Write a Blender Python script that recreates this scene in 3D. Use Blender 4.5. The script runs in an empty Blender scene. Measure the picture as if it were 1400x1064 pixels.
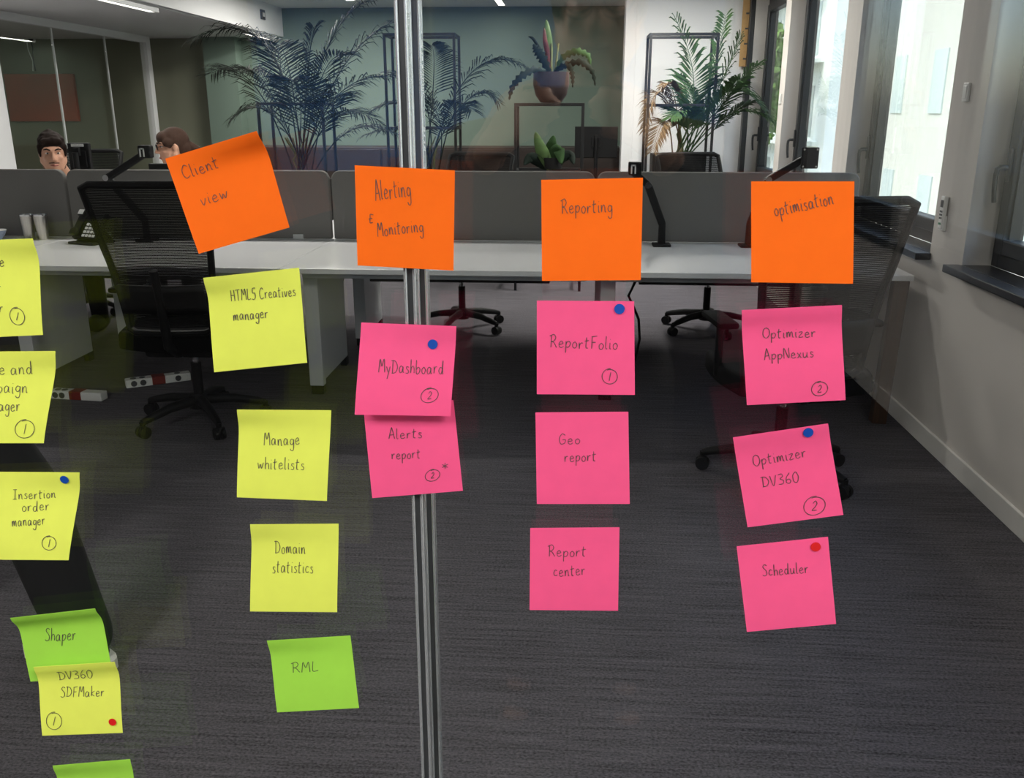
import bpy, bmesh, math, random
from mathutils import Vector, Matrix
random.seed(7)
R = math.radians
PI = math.pi
S = bpy.context.scene
C = S.collection

# ------------------------------------------------------------------ camera
F_PX, YAW, PITCH, EYE = 1226.0, R(3.8), R(17.2), 1.45
_cy, _sy, _cp, _sp = math.cos(YAW), math.sin(YAW), math.cos(PITCH), math.sin(PITCH)
FW = Vector((-_sy*_cp, _cy*_cp, -_sp)); RT = Vector((_cy, _sy, 0)); UP = RT.cross(FW)
cam_d = bpy.data.cameras.new('camera'); cam = bpy.data.objects.new('camera', cam_d); C.objects.link(cam)
cam_d.sensor_fit = 'HORIZONTAL'; cam_d.sensor_width = 36.0; cam_d.lens = F_PX*36.0/1400.0
cam_d.clip_start = 0.02; cam_d.clip_end = 200
cam.matrix_world = Matrix(((RT.x, UP.x, -FW.x, 0), (RT.y, UP.y, -FW.y, 0), (RT.z, UP.z, -FW.z, EYE), (0, 0, 0, 1)))
S.camera = cam

def ray(x, y): return FW*F_PX + RT*(x-700) + UP*(532-y)
def onY(x, y, Y): d = ray(x, y); return Vector((0, 0, EYE)) + d*(Y/d.y)
def onZ(x, y, z): d = ray(x, y); return Vector((0, 0, EYE)) + d*((z-EYE)/d.z)
def onX(x, y, X): d = ray(x, y); return Vector((0, 0, EYE)) + d*(X/d.x)

# ------------------------------------------------------------------ world, sun, exposure
w = bpy.data.worlds.new('daylight'); S.world = w; w.use_nodes = True
bgn = w.node_tree.nodes['Background']
sky = w.node_tree.nodes.new('ShaderNodeTexSky'); sky.sky_type = 'NISHITA'; sky.sun_disc = False
sky.sun_elevation = R(50); sky.sun_rotation = R(250); sky.air_density = 1.0; sky.dust_density = 2.5
w.node_tree.links.new(sky.outputs[0], bgn.inputs[0]); bgn.inputs[1].default_value = 0.85
sd = bpy.data.lights.new('sun', 'SUN'); sd.energy = 2.3; sd.angle = R(1); sd.color = (1, .97, .92)
sun = bpy.data.objects.new('sun', sd); C.objects.link(sun)
sun.rotation_euler = Vector((0.62, 0.25, -0.74)).to_track_quat('-Z', 'Y').to_euler()
S.view_settings.view_transform = 'Standard'; S.view_settings.look = 'None'
S.view_settings.exposure = 0.0; S.view_settings.gamma = 1.0; S.view_settings.use_curve_mapping = False
cyc = S.cycles
cyc.max_bounces = 8; cyc.diffuse_bounces = 4; cyc.glossy_bounces = 4; cyc.transmission_bounces = 6
cyc.transparent_max_bounces = 24; cyc.caustics_reflective = False; cyc.caustics_refractive = False
cyc.sample_clamp_indirect = 4.0

# ------------------------------------------------------------------ materials
def lin(c):
    return tuple(((v/255)/12.92 if v/255 <= .04045 else ((v/255+.055)/1.055)**2.4) for v in c)
def mat(name, rgb, rough=.6, metal=0.0, var=.08, scale=30, bump=0.0, spec=.5, coat=0.0, mapscale=None, trans=0.0):
    m = bpy.data.materials.new(name); m.use_nodes = True
    nt = m.node_tree; b = nt.nodes['Principled BSDF']
    c = lin(rgb)
    b.inputs['Roughness'].default_value = rough; b.inputs['Metallic'].default_value = metal
    b.inputs['Specular IOR Level'].default_value = spec
    if coat: b.inputs['Coat Weight'].default_value = coat
    tc = nt.nodes.new('ShaderNodeTexCoord'); n = nt.nodes.new('ShaderNodeTexNoise')
    n.inputs['Scale'].default_value = scale; n.inputs['Detail'].default_value = 4
    if mapscale:
        mp = nt.nodes.new('ShaderNodeMapping'); mp.inputs['Scale'].default_value = mapscale
        nt.links.new(tc.outputs['Object'], mp.inputs[0]); nt.links.new(mp.outputs[0], n.inputs['Vector'])
    else: nt.links.new(tc.outputs['Object'], n.inputs['Vector'])
    rp = nt.nodes.new('ShaderNodeValToRGB')
    rp.color_ramp.elements[0].position = .3; rp.color_ramp.elements[1].position = .7
    rp.color_ramp.elements[0].color = tuple(v*(1-var) for v in c)+(1,)
    rp.color_ramp.elements[1].color = tuple(min(1, v*(1+var)) for v in c)+(1,)
    nt.links.new(n.outputs['Fac'], rp.inputs[0]); nt.links.new(rp.outputs[0], b.inputs['Base Color'])
    if trans:
        tl = nt.nodes.new('ShaderNodeBsdfTranslucent'); mx = nt.nodes.new('ShaderNodeMixShader'); mx.inputs[0].default_value = trans
        nt.links.new(rp.outputs[0], tl.inputs[0]); nt.links.new(b.outputs[0], mx.inputs[1]); nt.links.new(tl.outputs[0], mx.inputs[2])
        nt.links.new(mx.outputs[0], nt.nodes['Material Output'].inputs[0])
    if bump:
        bp = nt.nodes.new('ShaderNodeBump'); bp.inputs['Strength'].default_value = bump; bp.inputs['Distance'].default_value = .01
        nt.links.new(n.outputs['Fac'], bp.inputs['Height']); nt.links.new(bp.outputs[0], b.inputs['Normal'])
    return m
def emit(name, rgb, strength):
    m = bpy.data.materials.new(name); m.use_nodes = True; nt = m.node_tree; nt.nodes.clear()
    o = nt.nodes.new('ShaderNodeOutputMaterial'); e = nt.nodes.new('ShaderNodeEmission')
    e.inputs[0].default_value = lin(rgb)+(1,); e.inputs[1].default_value = strength
    nt.links.new(e.outputs[0], o.inputs[0]); return m
def glass(name, tint=(.985, .99, .985), f0=.04, rough=0.0):
    m = bpy.data.materials.new(name); m.use_nodes = True; nt = m.node_tree; nt.nodes.clear()
    o = nt.nodes.new('ShaderNodeOutputMaterial'); mx = nt.nodes.new('ShaderNodeMixShader')
    t = nt.nodes.new('ShaderNodeBsdfTransparent'); t.inputs[0].default_value = tint+(1,)
    g = nt.nodes.new('ShaderNodeBsdfGlossy'); g.inputs['Roughness'].default_value = rough
    lw = nt.nodes.new('ShaderNodeLayerWeight'); lw.inputs[0].default_value = .5
    p = nt.nodes.new('ShaderNodeMath'); p.operation = 'POWER'; p.inputs[1].default_value = 5
    a = nt.nodes.new('ShaderNodeMath'); a.operation = 'MULTIPLY_ADD'; a.inputs[1].default_value = 1-f0; a.inputs[2].default_value = f0
    nt.links.new(lw.outputs['Facing'], p.inputs[0]); nt.links.new(p.outputs[0], a.inputs[0])
    nt.links.new(a.outputs[0], mx.inputs[0]); nt.links.new(t.outputs[0], mx.inputs[1]); nt.links.new(g.outputs[0], mx.inputs[2])
    nt.links.new(mx.outputs[0], o.inputs[0]); return m

def carpet_mat():
    m = bpy.data.materials.new('streaky grey carpet'); m.use_nodes = True; nt = m.node_tree; b = nt.nodes['Principled BSDF']
    b.inputs['Roughness'].default_value = .95; b.inputs['Specular IOR Level'].default_value = .1
    tc = nt.nodes.new('ShaderNodeTexCoord')
    def noise(sc, mp, det=4):
        q = nt.nodes.new('ShaderNodeMapping'); q.inputs['Scale'].default_value = mp
        n = nt.nodes.new('ShaderNodeTexNoise'); n.inputs['Scale'].default_value = sc; n.inputs['Detail'].default_value = det; n.inputs['Roughness'].default_value = .65
        nt.links.new(tc.outputs['Object'], q.inputs[0]); nt.links.new(q.outputs[0], n.inputs['Vector']); return n
    a = noise(1, (3.0, 95, 1), 6); c = noise(1, (130, 180, 130), 3); d = noise(1, (.7, 1.0, 1), 2)
    m1 = nt.nodes.new('ShaderNodeMath'); m1.operation = 'MULTIPLY_ADD'; m1.inputs[1].default_value = .50
    m2 = nt.nodes.new('ShaderNodeMath'); m2.operation = 'MULTIPLY_ADD'; m2.inputs[1].default_value = .68
    m3 = nt.nodes.new('ShaderNodeMath'); m3.operation = 'MULTIPLY'; m3.inputs[1].default_value = .12
    nt.links.new(d.outputs['Fac'], m3.inputs[0]); nt.links.new(m3.outputs[0], m2.inputs[2])
    nt.links.new(c.outputs['Fac'], m2.inputs[0]); nt.links.new(a.outputs['Fac'], m1.inputs[0]); nt.links.new(m2.outputs[0], m1.inputs[2])
    rp = nt.nodes.new('ShaderNodeValToRGB'); e = rp.color_ramp.elements
    e[0].position = .42; e[0].color = lin((24, 23, 26))+(1,); e[1].position = .82; e[1].color = lin((122, 118, 124))+(1,)
    nt.links.new(m1.outputs[0], rp.inputs[0]); nt.links.new(rp.outputs[0], b.inputs['Base Color'])
    bp = nt.nodes.new('ShaderNodeBump'); bp.inputs['Strength'].default_value = .3; bp.inputs['Distance'].default_value = .004
    nt.links.new(m1.outputs[0], bp.inputs['Height']); nt.links.new(bp.outputs[0], b.inputs['Normal'])
    return m

M = dict(
 carpet=carpet_mat(),
 wall=mat('warm white wall paint', (200, 195, 190), .7, var=.02, scale=4),
 white=mat('white wall paint', (236, 236, 238), .6, var=.015, scale=4),
 ceil=mat('white ceiling paint', (226, 226, 226), .8, var=.015, scale=3),
 green=mat('sage green wall paint', (112, 130, 119), .75, var=.03, scale=3),
 olive=mat('dark olive wall paint', (128, 130, 112), .8, var=.03, scale=3),
 blue=mat('blue panel for glass reflection', (76, 128, 200), .6, var=.03, scale=3),  # colour of the added panel that tints the glass reflection
 darkfloor=mat('near floor darkened against reflections', (26, 26, 28), .95, var=.2, scale=150, spec=.05),  # near floor made black so the glass reflects less of it
 charcoal=mat('rear wall darkened against glass haze', (44, 42, 42), .85, var=.03, scale=3),  # unseen rear wall kept dark so it adds less haze to the glass
 base=mat('painted baseboard', (214, 211, 207), .5, var=.02),
 frame=mat('anthracite window frame', (34, 35, 37), .4, var=.1),
 sill=mat('dark slate window sill', (40, 41, 44), .3, var=.15, scale=60),
 glass=glass('partition glass'), wglass=glass('window glass', (.97, .985, .975), .04),
 officeglass=glass('office glass', (.93, .94, .92), .035),
 joint=mat('clear ribbed joint profile', (226, 230, 234), .22, .75, var=.05),
 jointrub=mat('grey joint seal', (70, 72, 74), .35, .2, var=.1),
 orange=mat('orange note paper', (255, 118, 24), .8, var=.025, scale=60, spec=.2, trans=.3),
 yellow=mat('yellow note paper', (230, 239, 104), .8, var=.02, scale=60, spec=.2, trans=.3),
 lime=mat('lime green note paper', (166, 222, 80), .8, var=.02, scale=60, spec=.2, trans=.3),
 pink=mat('pink note paper', (250, 97, 153), .8, var=.02, scale=60, spec=.2, trans=.3),
 ink=mat('dark grey pen ink', (72, 62, 60), .6, var=.1),
 bluedot=mat('blue sticker', (0, 66, 160), .5, var=.03), reddot=mat('red sticker', (200, 20, 22), .5, var=.03),
 desk=mat('white laminate', (232, 232, 234), .25, var=.01, scale=5),
 deskedge=mat('white edge band', (214, 214, 214), .4, var=.01),
 metalwhite=mat('white powder coated metal', (214, 216, 218), .4, var=.02),
 metalblack=mat('black powder coated metal', (20, 20, 22), .45, var=.1),
 black=mat('black plastic', (14, 14, 16), .55, spec=.25, var=.15), blackfab=mat('black fabric', (11, 11, 13), .95, spec=.1, var=.2, scale=200, bump=.2),
 mesh=mat('black mesh fabric', (18, 18, 20), .9, spec=.15, var=.2, scale=100),
 chrome=mat('chrome', (210, 210, 212), .12, 1.0, var=.03), steel=mat('brushed steel', (196, 192, 186), .28, 1.0, var=.12, scale=12, mapscale=(8, 8, .3)),
 screen=mat('grey divider felt', (118, 116, 114), .95, var=.07, scale=260, bump=.25, spec=.1),
 oak=mat('walnut brown wood', (66, 40, 20), .6, var=.3, scale=6, mapscale=(12, 12, 1)),
 brown=mat('dark brown cabinet wood', (40, 29, 24), .6, var=.2, scale=5, mapscale=(1, 8, 8)),
 kraft=mat('kraft paper', (196, 156, 104), .8, var=.05), paper=mat('white paper', (236, 236, 232), .7, var=.02),
 pot=mat('plum brown glazed pot', (42, 29, 30), .5, var=.15, scale=14), potblack=mat('black planter', (18, 18, 19), .6, var=.1), soil=mat('soil', (40, 30, 22), .95, var=.4, scale=90),
 leaf=mat('palm leaf green', (52, 78, 44), .7, spec=.2, var=.3, scale=9), leafdark=mat('dark palm leaf', (20, 32, 25), .7, spec=.2, var=.3, scale=9),
 leafpale=mat('pale green leaf', (82, 108, 60), .5, var=.25, scale=12), leafdry=mat('dried leaf brown', (96, 76, 50), .7, spec=.2, var=.3, scale=12),
 stem=mat('palm stem', (92, 96, 54), .6, var=.25, scale=12), leafred=mat('reddish leaf', (88, 40, 38), .5, var=.3, scale=20),
 skin=mat('skin', (206, 156, 130), .5, var=.05, scale=14), lips=mat('lip skin', (160, 92, 84), .5, var=.05),
 hair=mat('dark brown hair', (34, 23, 19), .75, spec=.15, var=.4, scale=60, mapscale=(6, 6, 1)), hairbrown=mat('brown hair', (64, 44, 35), .7, spec=.2, var=.35, scale=60, mapscale=(6, 6, 1)),
 beard=mat('stubble', (122, 88, 74), .8, var=.25, scale=120), eye=mat('eye', (30, 22, 20), .2, var=.1), eyewhite=mat('eye white', (225, 220, 214), .3, var=.02),
 trouser=mat('black trouser cloth', (12, 12, 14), .9, var=.2, scale=120), shirt=mat('navy shirt cloth', (44, 50, 66), .9, var=.1, scale=120),
 greyshirt=mat('grey shirt cloth', (110, 112, 118), .9, var=.08, scale=120), jacket=mat('black jacket cloth', (13, 13, 15), .9, var=.2, scale=120),
 rubber=mat('white rubber sole', (226, 224, 218), .6, var=.03),
 tv=mat('glossy brown screen', (160, 70, 48), .35, var=.1, scale=3), red=mat('red brown plastic', (126, 40, 28), .5, var=.08),
 plastic=mat('white plastic', (228, 228, 226), .4, var=.02), greyplastic=mat('dark grey label', (70, 70, 72), .4, var=.05), greenlabel=mat('green label', (60, 130, 96), .5, var=.05),
 facade=mat('pale rendered facade', (226, 234, 228), .9, var=.03, scale=2), facadegrey=mat('greyed pale render', (172, 175, 166), .9, var=.03, scale=2), facadewin=mat('facade window', (170, 184, 182), .2, var=.1),  # facadegrey is a darker tone, lowered to stop the wall clipping white
 ground=mat('courtyard paving', (190, 188, 180), .9, var=.08, scale=6), foliage=mat('tree foliage', (110, 146, 70), .7, var=.3, scale=5), bark=mat('bark', (80, 64, 50), .9, var=.3),
 lamp=emit('lit ceiling lamp', (255, 246, 236), 7.0),
 cupblue=mat('pale blue ceramic', (176, 190, 214), .3, var=.15, scale=40))

# ------------------------------------------------------------------ mesh helpers
class MB:
    def __init__(s): s.b = bmesh.new()
    def box(s, lo, hi, bev=0.0, mtx=None, seg=2):
        c = [(lo[i]+hi[i])/2 for i in range(3)]; d = [abs(hi[i]-lo[i]) for i in range(3)]
        r = bmesh.ops.create_cube(s.b, size=1); vs = r['verts']
        bmesh.ops.scale(s.b, vec=d, verts=vs); bmesh.ops.translate(s.b, vec=c, verts=vs)
        if bev:
            es = list({e for v in vs for e in v.link_edges})
            rb = bmesh.ops.bevel(s.b, geom=es, offset=min(bev, min(d)*.49), segments=seg, affect='EDGES', profile=.5)
            vs = list({v for f in rb['faces'] for v in f.verts} | {v for v in vs if v.is_valid})
            # bevel keeps connectivity: collect the whole island
            st = list(vs); seen = set(vs)
            while st:
                v = st.pop()
                for e in v.link_edges:
                    o = e.other_vert(v)
                    if o not in seen: seen.add(o); st.append(o)
            vs = list(seen)
        if mtx is not None: bmesh.ops.transform(s.b, matrix=mtx, verts=vs)
        return s
    def obox(s, p, q, wdt, th, bev=0.0, upv=(0, 0, 1)):       # bar from p to q
        p, q = Vector(p), Vector(q); d = q-p; L = d.length; z = d.normalized()
        u = Vector(upv); x = u.cross(z)
        if x.length < 1e-4: x = Vector((1, 0, 0)).cross(z)
        x.normalize(); y = z.cross(x)
        m = Matrix(((x.x, y.x, z.x, p.x), (x.y, y.y, z.y, p.y), (x.z, y.z, z.z, p.z), (0, 0, 0, 1)))
        return s.box((-wdt/2, -th/2, 0), (wdt/2, th/2, L), bev, m)
    def cone(s, p, q, r1, r2, n=16):
        p, q = Vector(p), Vector(q); d = q-p
        r = bmesh.ops.create_cone(s.b, cap_ends=True, segments=n, radius1=r1, radius2=r2, depth=d.length)
        m = Matrix.Translation((p+q)/2) @ d.to_track_quat('Z', 'Y').to_matrix().to_4x4()
        bmesh.ops.transform(s.b, matrix=m, verts=r['verts']); return s
    def ell(s, c, rad, rot=None, seg=20, rings=12):
        r = bmesh.ops.create_uvsphere(s.b, u_segments=seg, v_segments=rings, radius=1)
        m = Matrix.Translation(Vector(c)) @ (rot.to_4x4() if rot else Matrix()) @ Matrix.Diagonal((rad[0], rad[1], rad[2], 1))
        bmesh.ops.transform(s.b, matrix=m, verts=r['verts']); return s
    def chain(s, pts, n=14):                                    # tapered capsules [(p, r), ...]
        for i, (p, r) in enumerate(pts):
            s.ell(p, (r, r, r), None, n, 8)
            if i:
                p0, r0 = pts[i-1]
                if (Vector(p)-Vector(p0)).length > 1e-4: s.cone(p0, p, r0, r, n)
        return s
    def tube(s, pts, r, n=8, closed=False):
        pts = [Vector(p) for p in pts]; rings = []; N = len(pts); ref = None
        for i, p in enumerate(pts):
            a = pts[(i-1) % N] if (closed or i) else p; b = pts[(i+1) % N] if (closed or i < N-1) else p
            t = (b-a).normalized()
            if ref is None:
                ref = Vector((0, 0, 1)).cross(t)
                if ref.length < .1: ref = Vector((1, 0, 0)).cross(t)
            x = (ref - t*ref.dot(t)).normalized(); ref = x; y = t.cross(x)
            rr = r(i/(N-1)) if callable(r) else r
            rings.append([s.b.verts.new(p + x*math.cos(2*PI*k/n)*rr + y*math.sin(2*PI*k/n)*rr) for k in range(n)])
        for i in range(N if closed else N-1):
            A, B = rings[i], rings[(i+1) % N]
            for k in range(n): s.b.faces.new((A[k], A[(k+1) % n], B[(k+1) % n], B[k]))
        if not closed: s.b.faces.new(rings[0][::-1]); s.b.faces.new(rings[-1])
        return s
    def lathe(s, prof, c=(0, 0, 0), n=32):
        rings = []
        for r, z in prof:
            rings.append([s.b.verts.new((c[0]+max(r, .0004)*math.cos(2*PI*k/n), c[1]+max(r, .0004)*math.sin(2*PI*k/n), c[2]+z)) for k in range(n)])
        for A, B in zip(rings, rings[1:]):
            for k in range(n): s.b.faces.new((A[k], A[(k+1) % n], B[(k+1) % n], B[k]))
        s.b.faces.new(rings[0][::-1]); s.b.faces.new(rings[-1]); return s
    def prism(s, poly, h, mtx):                                 # polygon in xy extruded along z by h
        a = [s.b.verts.new(mtx @ Vector((x, y, 0))) for x, y in poly]; b = [s.b.verts.new(mtx @ Vector((x, y, h))) for x, y in poly]
        s.b.faces.new(a[::-1]); s.b.faces.new(b); n = len(poly)
        for k in range(n): s.b.faces.new((a[k], a[(k+1) % n], b[(k+1) % n], b[k]))
        return s
    def grid(s, fn, nu, nv):
        g = [[s.b.verts.new(fn(i/nu, j/nv)) for i in range(nu+1)] for j in range(nv+1)]
        for j in range(nv):
            for i in range(nu): s.b.faces.new((g[j][i], g[j+1][i], g[j+1][i+1], g[j][i+1]))
        return s
    def build_each(s, name, m, parent=None, smooth=True):       # every separate piece becomes a part of its own
        s.b.verts.index_update(); left = set(s.b.verts); out = []
        while left:
            st = [left.pop()]; isl = set(st)
            while st:
                for e in st.pop().link_edges:
                    for o in e.verts:
                        if o not in isl: isl.add(o); st.append(o); left.discard(o)
            q = MB(); mp = {v: q.b.verts.new(v.co) for v in isl}
            for f in {f for v in isl for f in v.link_faces}: q.b.faces.new([mp[v] for v in f.verts])
            out.append(q.build(name, m, parent, smooth))
        s.b.free(); return out
    def build(s, name, m, parent=None, smooth=True, fix=True):
        if fix: bmesh.ops.recalc_face_normals(s.b, faces=s.b.faces)
        me = bpy.data.meshes.new(name); s.b.to_mesh(me); s.b.free(); me.materials.append(m)
        if smooth:
            me.polygons.foreach_set('use_smooth', [True]*len(me.polygons))
            try: me.set_sharp_from_angle(angle=R(38))
            except Exception: pass
        o = bpy.data.objects.new(name, me); C.objects.link(o)
        if parent: o.parent = parent
        return o
def tag(o, label, cat, group=None):
    o['label'] = label; o['category'] = cat
    if group: o['group'] = group
    return o
def thing(name, label, cat, loc=(0, 0, 0), rz=0, group=None):
    o = bpy.data.objects.new(name, None); C.objects.link(o); o.empty_display_size = .1
    o.location = loc; o.rotation_euler = (0, 0, rz); return tag(o, label, cat, group)
def struct(o, label=None): o['kind'] = 'structure'; return o
def dup(root, loc, rz, label, group=None):
    r = root.copy(); C.objects.link(r); r.location = loc; r.rotation_euler = (0, 0, rz); r['label'] = label
    if group: r['group'] = group
    for ch in list(root.children):
        c = ch.copy(); C.objects.link(c); c.parent = r
        for g in list(ch.children):
            d = g.copy(); C.objects.link(d); d.parent = c
    return r
def lamp_area(name, loc, sx, sy, power, parent=None, col=(1, .96, .9), rot=(0, 0, 0)):
    l = bpy.data.lights.new(name, 'AREA'); l.shape = 'RECTANGLE'; l.size = sx; l.size_y = sy; l.energy = power; l.color = col
    o = bpy.data.objects.new(name, l); C.objects.link(o); o.location = loc; o.rotation_euler = rot
    if parent: o.parent = parent
    return o
def roundrect(x0, y0, x1, y1, r, n=6, corners=(1, 1, 1, 1)):   # corners: bl, br, tr, tl
    p = []
    for (cx, cy, a0, on) in ((x0+r, y0+r, PI, corners[0]), (x1-r, y0+r, 1.5*PI, corners[1]), (x1-r, y1-r, 0, corners[2]), (x0+r, y1-r, .5*PI, corners[3])):
        if on: p += [(cx+r*math.cos(a0+k*PI/2/n), cy+r*math.sin(a0+k*PI/2/n)) for k in range(n+1)]
        else: p.append((cx+(r if cx > (x0+x1)/2 else -r), cy+(r if cy > (y0+y1)/2 else -r)))
    return p
def bez(a, b, c, t): return a*(1-t)**2 + b*2*t*(1-t) + c*t*t
XZ = lambda y: Matrix(((1, 0, 0, 0), (0, 0, -1, y), (0, 1, 0, 0), (0, 0, 0, 1)))   # prism drawn in x-z, extruded towards -y

# ------------------------------------------------------------------ room shell
WX, YB, CEIL = 1.62, 11.0, 2.59          # right wall plane, back wall, ceiling height
GY0, GY1 = 0.670, 0.726                  # camera-side faces of the two glass skins
PT = 0.008
YREAR, XL = -5.2, -8.0
SILL, HEAD, XO = 0.84, 2.42, 1.82        # window sill / head heights and outer wall face
struct(MB().box((XL, GY0, -.1), (XO, YB+.2, 0)).build('floor', M['carpet'], None, False))
struct(MB().box((XL, YREAR, -.1), (XO, GY0, 0)).build('floor_near', M['darkfloor'], None, False))  # split from the main floor and darkened to cut its reflection
struct(MB().box((XL, YREAR, CEIL), (XO, YB+.2, CEIL+.15)).build('ceiling', M['ceil'], None, False))
openings = [(7.62, 8.88), (5.91, 7.44), (4.18, 5.61), (2.38, 3.83), (.98, 2.05), (-1.20, .40), (-2.98, -1.50), (-4.76, -3.28)]
b = MB()
b.box((WX, YREAR, 0), (XO, YB, SILL-.03)); b.box((WX, YREAR, HEAD), (XO, YB, CEIL))
edges = [YB] + [v for o in openings for v in (o[1], o[0])] + [YREAR]
for i in range(0, len(edges), 2): b.box((WX, edges[i+1], SILL-.03), (XO, edges[i], HEAD))
struct(b.build('wall_right', M['wall'], None, False))
b = MB().box((WX-.014, .80, 0), (WX, YB, .085), .003); b.box((WX-.014, YREAR, 0), (WX, .60, .085), .003)
struct(b.build('baseboard_right', M['base'], None, False))
struct(MB().box((XL, YB, 0), (.70, YB+.2, CEIL)).build('wall_back', M['green'], None, False))
struct(MB().box((-4.29, YB-.22, 0), (-3.91, YB, CEIL)).build('trim_1', M['green'], None, False))
struct(MB().box((-6.9, YB-.03, 0), (-4.31, YB, CEIL)).build('trim_2', M['olive'], None, False))
b = MB().box((.56, 9.0, 0), (WX, YB+.2, CEIL)); b.box((.46, 9.02, 0), (.56, 9.3, CEIL)); b.box((1.43, 8.99, 0), (1.445, 9.0, CEIL))
struct(b.build('wall_end', M['white'], None, False))
struct(MB().box((XL-.2, YREAR, 0), (XL, YB+.2, CEIL)).build('wall_left', M['olive'], None, False))
struct(MB().box((XL, YREAR-.2, 0), (XO, YREAR, CEIL)).build('wall_rear', M['charcoal'], None, False))
struct(MB().box((-2.25, YREAR, 1.04), (1.0, YREAR+.03, 2.5)).build('reflection_panel', M['blue'], None, False))  # unseen panel added so the glass picks up a blue reflection
# dropped soffit along the left, with its white fascia
struct(MB().box((-3.45, 2.2, 2.28), (-3.40, YB, CEIL)).build('trim_4', M['white'], None, False))
struct(MB().box((XL, 2.2, 2.27), (-3.45, YB, 2.30)).build('trim_5', M['ceil'], None, False))

struct(MB().box((1.575, 8.89, 0), (1.72, 8.985, CEIL-.01), .004).build('trim_8', M['frame'], None, False))
# windows of the right wall
def window(i, y0, y1):
    root = bpy.data.objects.new('window_%d' % i, None); C.objects.link(root); root.location = (1.735, (y0+y1)/2, SILL); struct(root)
    h = HEAD-SILL; a = (y1-y0)/2; t = .055
    b = MB()
    for lo, hi in (((0, -a, 0), (.08, -a+t, h)), ((0, a-t, 0), (.08, a, h)), ((0, -a+t, 0), (.08, a-t, t)), ((0, -a+t, h-t), (.08, a-t, h))): b.box(lo, hi, .004)
    b.build('window_frame', M['frame'], root, False)
    b = MB(); u = a-t-.004; s = .062; z0 = t+.004; z1 = h-t-.004
    for lo, hi in (((-.022, -u, z0), (.05, -u+s, z1)), ((-.022, u-s, z0), (.05, u, z1)), ((-.022, -u+s, z0), (.05, u-s, z0+s)), ((-.022, -u+s, z1-s), (.05, u-s, z1))): b.box(lo, hi, .006)
    for lo, hi in (((-.004, -u+s, z0+s), (.05, -u+s+.012, z1-s)), ((-.004, u-s-.012, z0+s), (.05, u-s, z1-s))): b.box(lo, hi)
    sash = b.build('sash', M['frame'], root, False)
    MB().box((.012, -u+s, z0+s), (.036, u-s, z1-s)).build('glazing', M['wglass'], root, False)
    b = MB(); hy = u-s/2; hz = .40
    b.box((-.034, hy-.016, hz-.055), (-.022, hy+.016, hz+.075), .006)
    b.tube([(-.034, hy, hz), (-.062, hy, hz), (-.072, hy, hz-.006), (-.075, hy, hz-.03), (-.072, hy, hz-.09), (-.066, hy, hz-.135)], lambda q: .011-.002*q, 10)
    b.build('window_handle', M['frame'], root)
    b = MB().box((-.185, -a-.02, -.032), (-.116, a+.02, 0), .004); b.box((-.116, -a+.001, -.03), (0.0, a-.001, 0))
    b.build('window_sill', M['sill'], root, False)
for i, (y0, y1) in enumerate(openings): window(i+1, y0, y1)

# glass partition: two skins of panes with a joint between the bays
def px_x(x, y, Y): return onY(x, y, Y).x
XJ = (px_x(554, 60, GY0)+px_x(578, 1000, GY0))/2
gp = bpy.data.objects.new('wall_glass', None); C.objects.link(gp); struct(gp)
for Y in (GY0, GY1):
    for x0, x1 in ((-3.2, XJ-.0045), (XJ+.0045, WX)):
        MB().box((x0, Y, .012), (x1, Y+PT, CEIL-.012)).build('glass_pane', M['glass'], gp, False)
    b = MB()
    for k in (-1, 1):
        b.cone((XJ+k*.0034, Y-.0004, .01), (XJ+k*.0034, Y-.0004, CEIL-.01), .0014, .0014, 10)
        b.cone((XJ+k*.0034, Y+PT, .01), (XJ+k*.0034, Y+PT, CEIL-.01), .0014, .0014, 10)
    b.build('joint_bead', M['joint'], gp)
    MB().box((XJ-.0026, Y+.001, .01), (XJ+.0026, Y+PT-.001, CEIL-.01), .0008).build('joint_core', M['jointrub'], gp, False)
struct(MB().box((-3.2, GY0-.012, 0), (WX-.02, GY1+PT+.012, .03), .003).build('trim_6', M['frame'], None, False))
struct(MB().box((-3.2, GY0-.012, CEIL-.03), (WX, GY1+PT+.012, CEIL), .003).build('trim_7', M['frame'], None, False))
struct(MB().box((XL, GY0-.05, 0), (-3.2, GY1+.06, CEIL)).build('wall_front', M['white'], None, False))

# glazed side office on the left
go = bpy.data.objects.new('wall_office', None); C.objects.link(go); struct(go)
GX = -4.92
b = MB()
b.box((GX-.04, 10.62, 0), (GX+.04, 10.72, 2.27), .003); b.box((GX-.04, 5.2, 2.20), (GX+.04, 10.62, 2.27), .003)
b.box((GX-.04, 7.66, 0), (GX+.04, 7.80, 2.20), .003); b.box((GX-.04, 2.3, 0), (GX+.04, 7.66, .1)); b.box((GX-.03, 7.8, 0), (GX+.03, 10.62, .06))
b.build('office_frame', M['white'], go, False)
for y0, y1 in ((7.8, 8.72), (8.74, 9.72), (9.74, 10.62)): MB().box((GX-.006, y0, .06), (GX+.006, y1, 2.2)).build('glass_pane', M['officeglass'], go, False)
b = MB()
for y in (8.73, 9.73): b.box((GX-.008, y-.008, .06), (GX+.008, y+.008, 2.2))
b.build_each('glass_joint', M['metalwhite'], go, False)
struct(MB().box((GX-.1, 2.3, .1), (GX+.1, 7.66, 2.27)).build('wall_side', M['white'], None, False))

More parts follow.
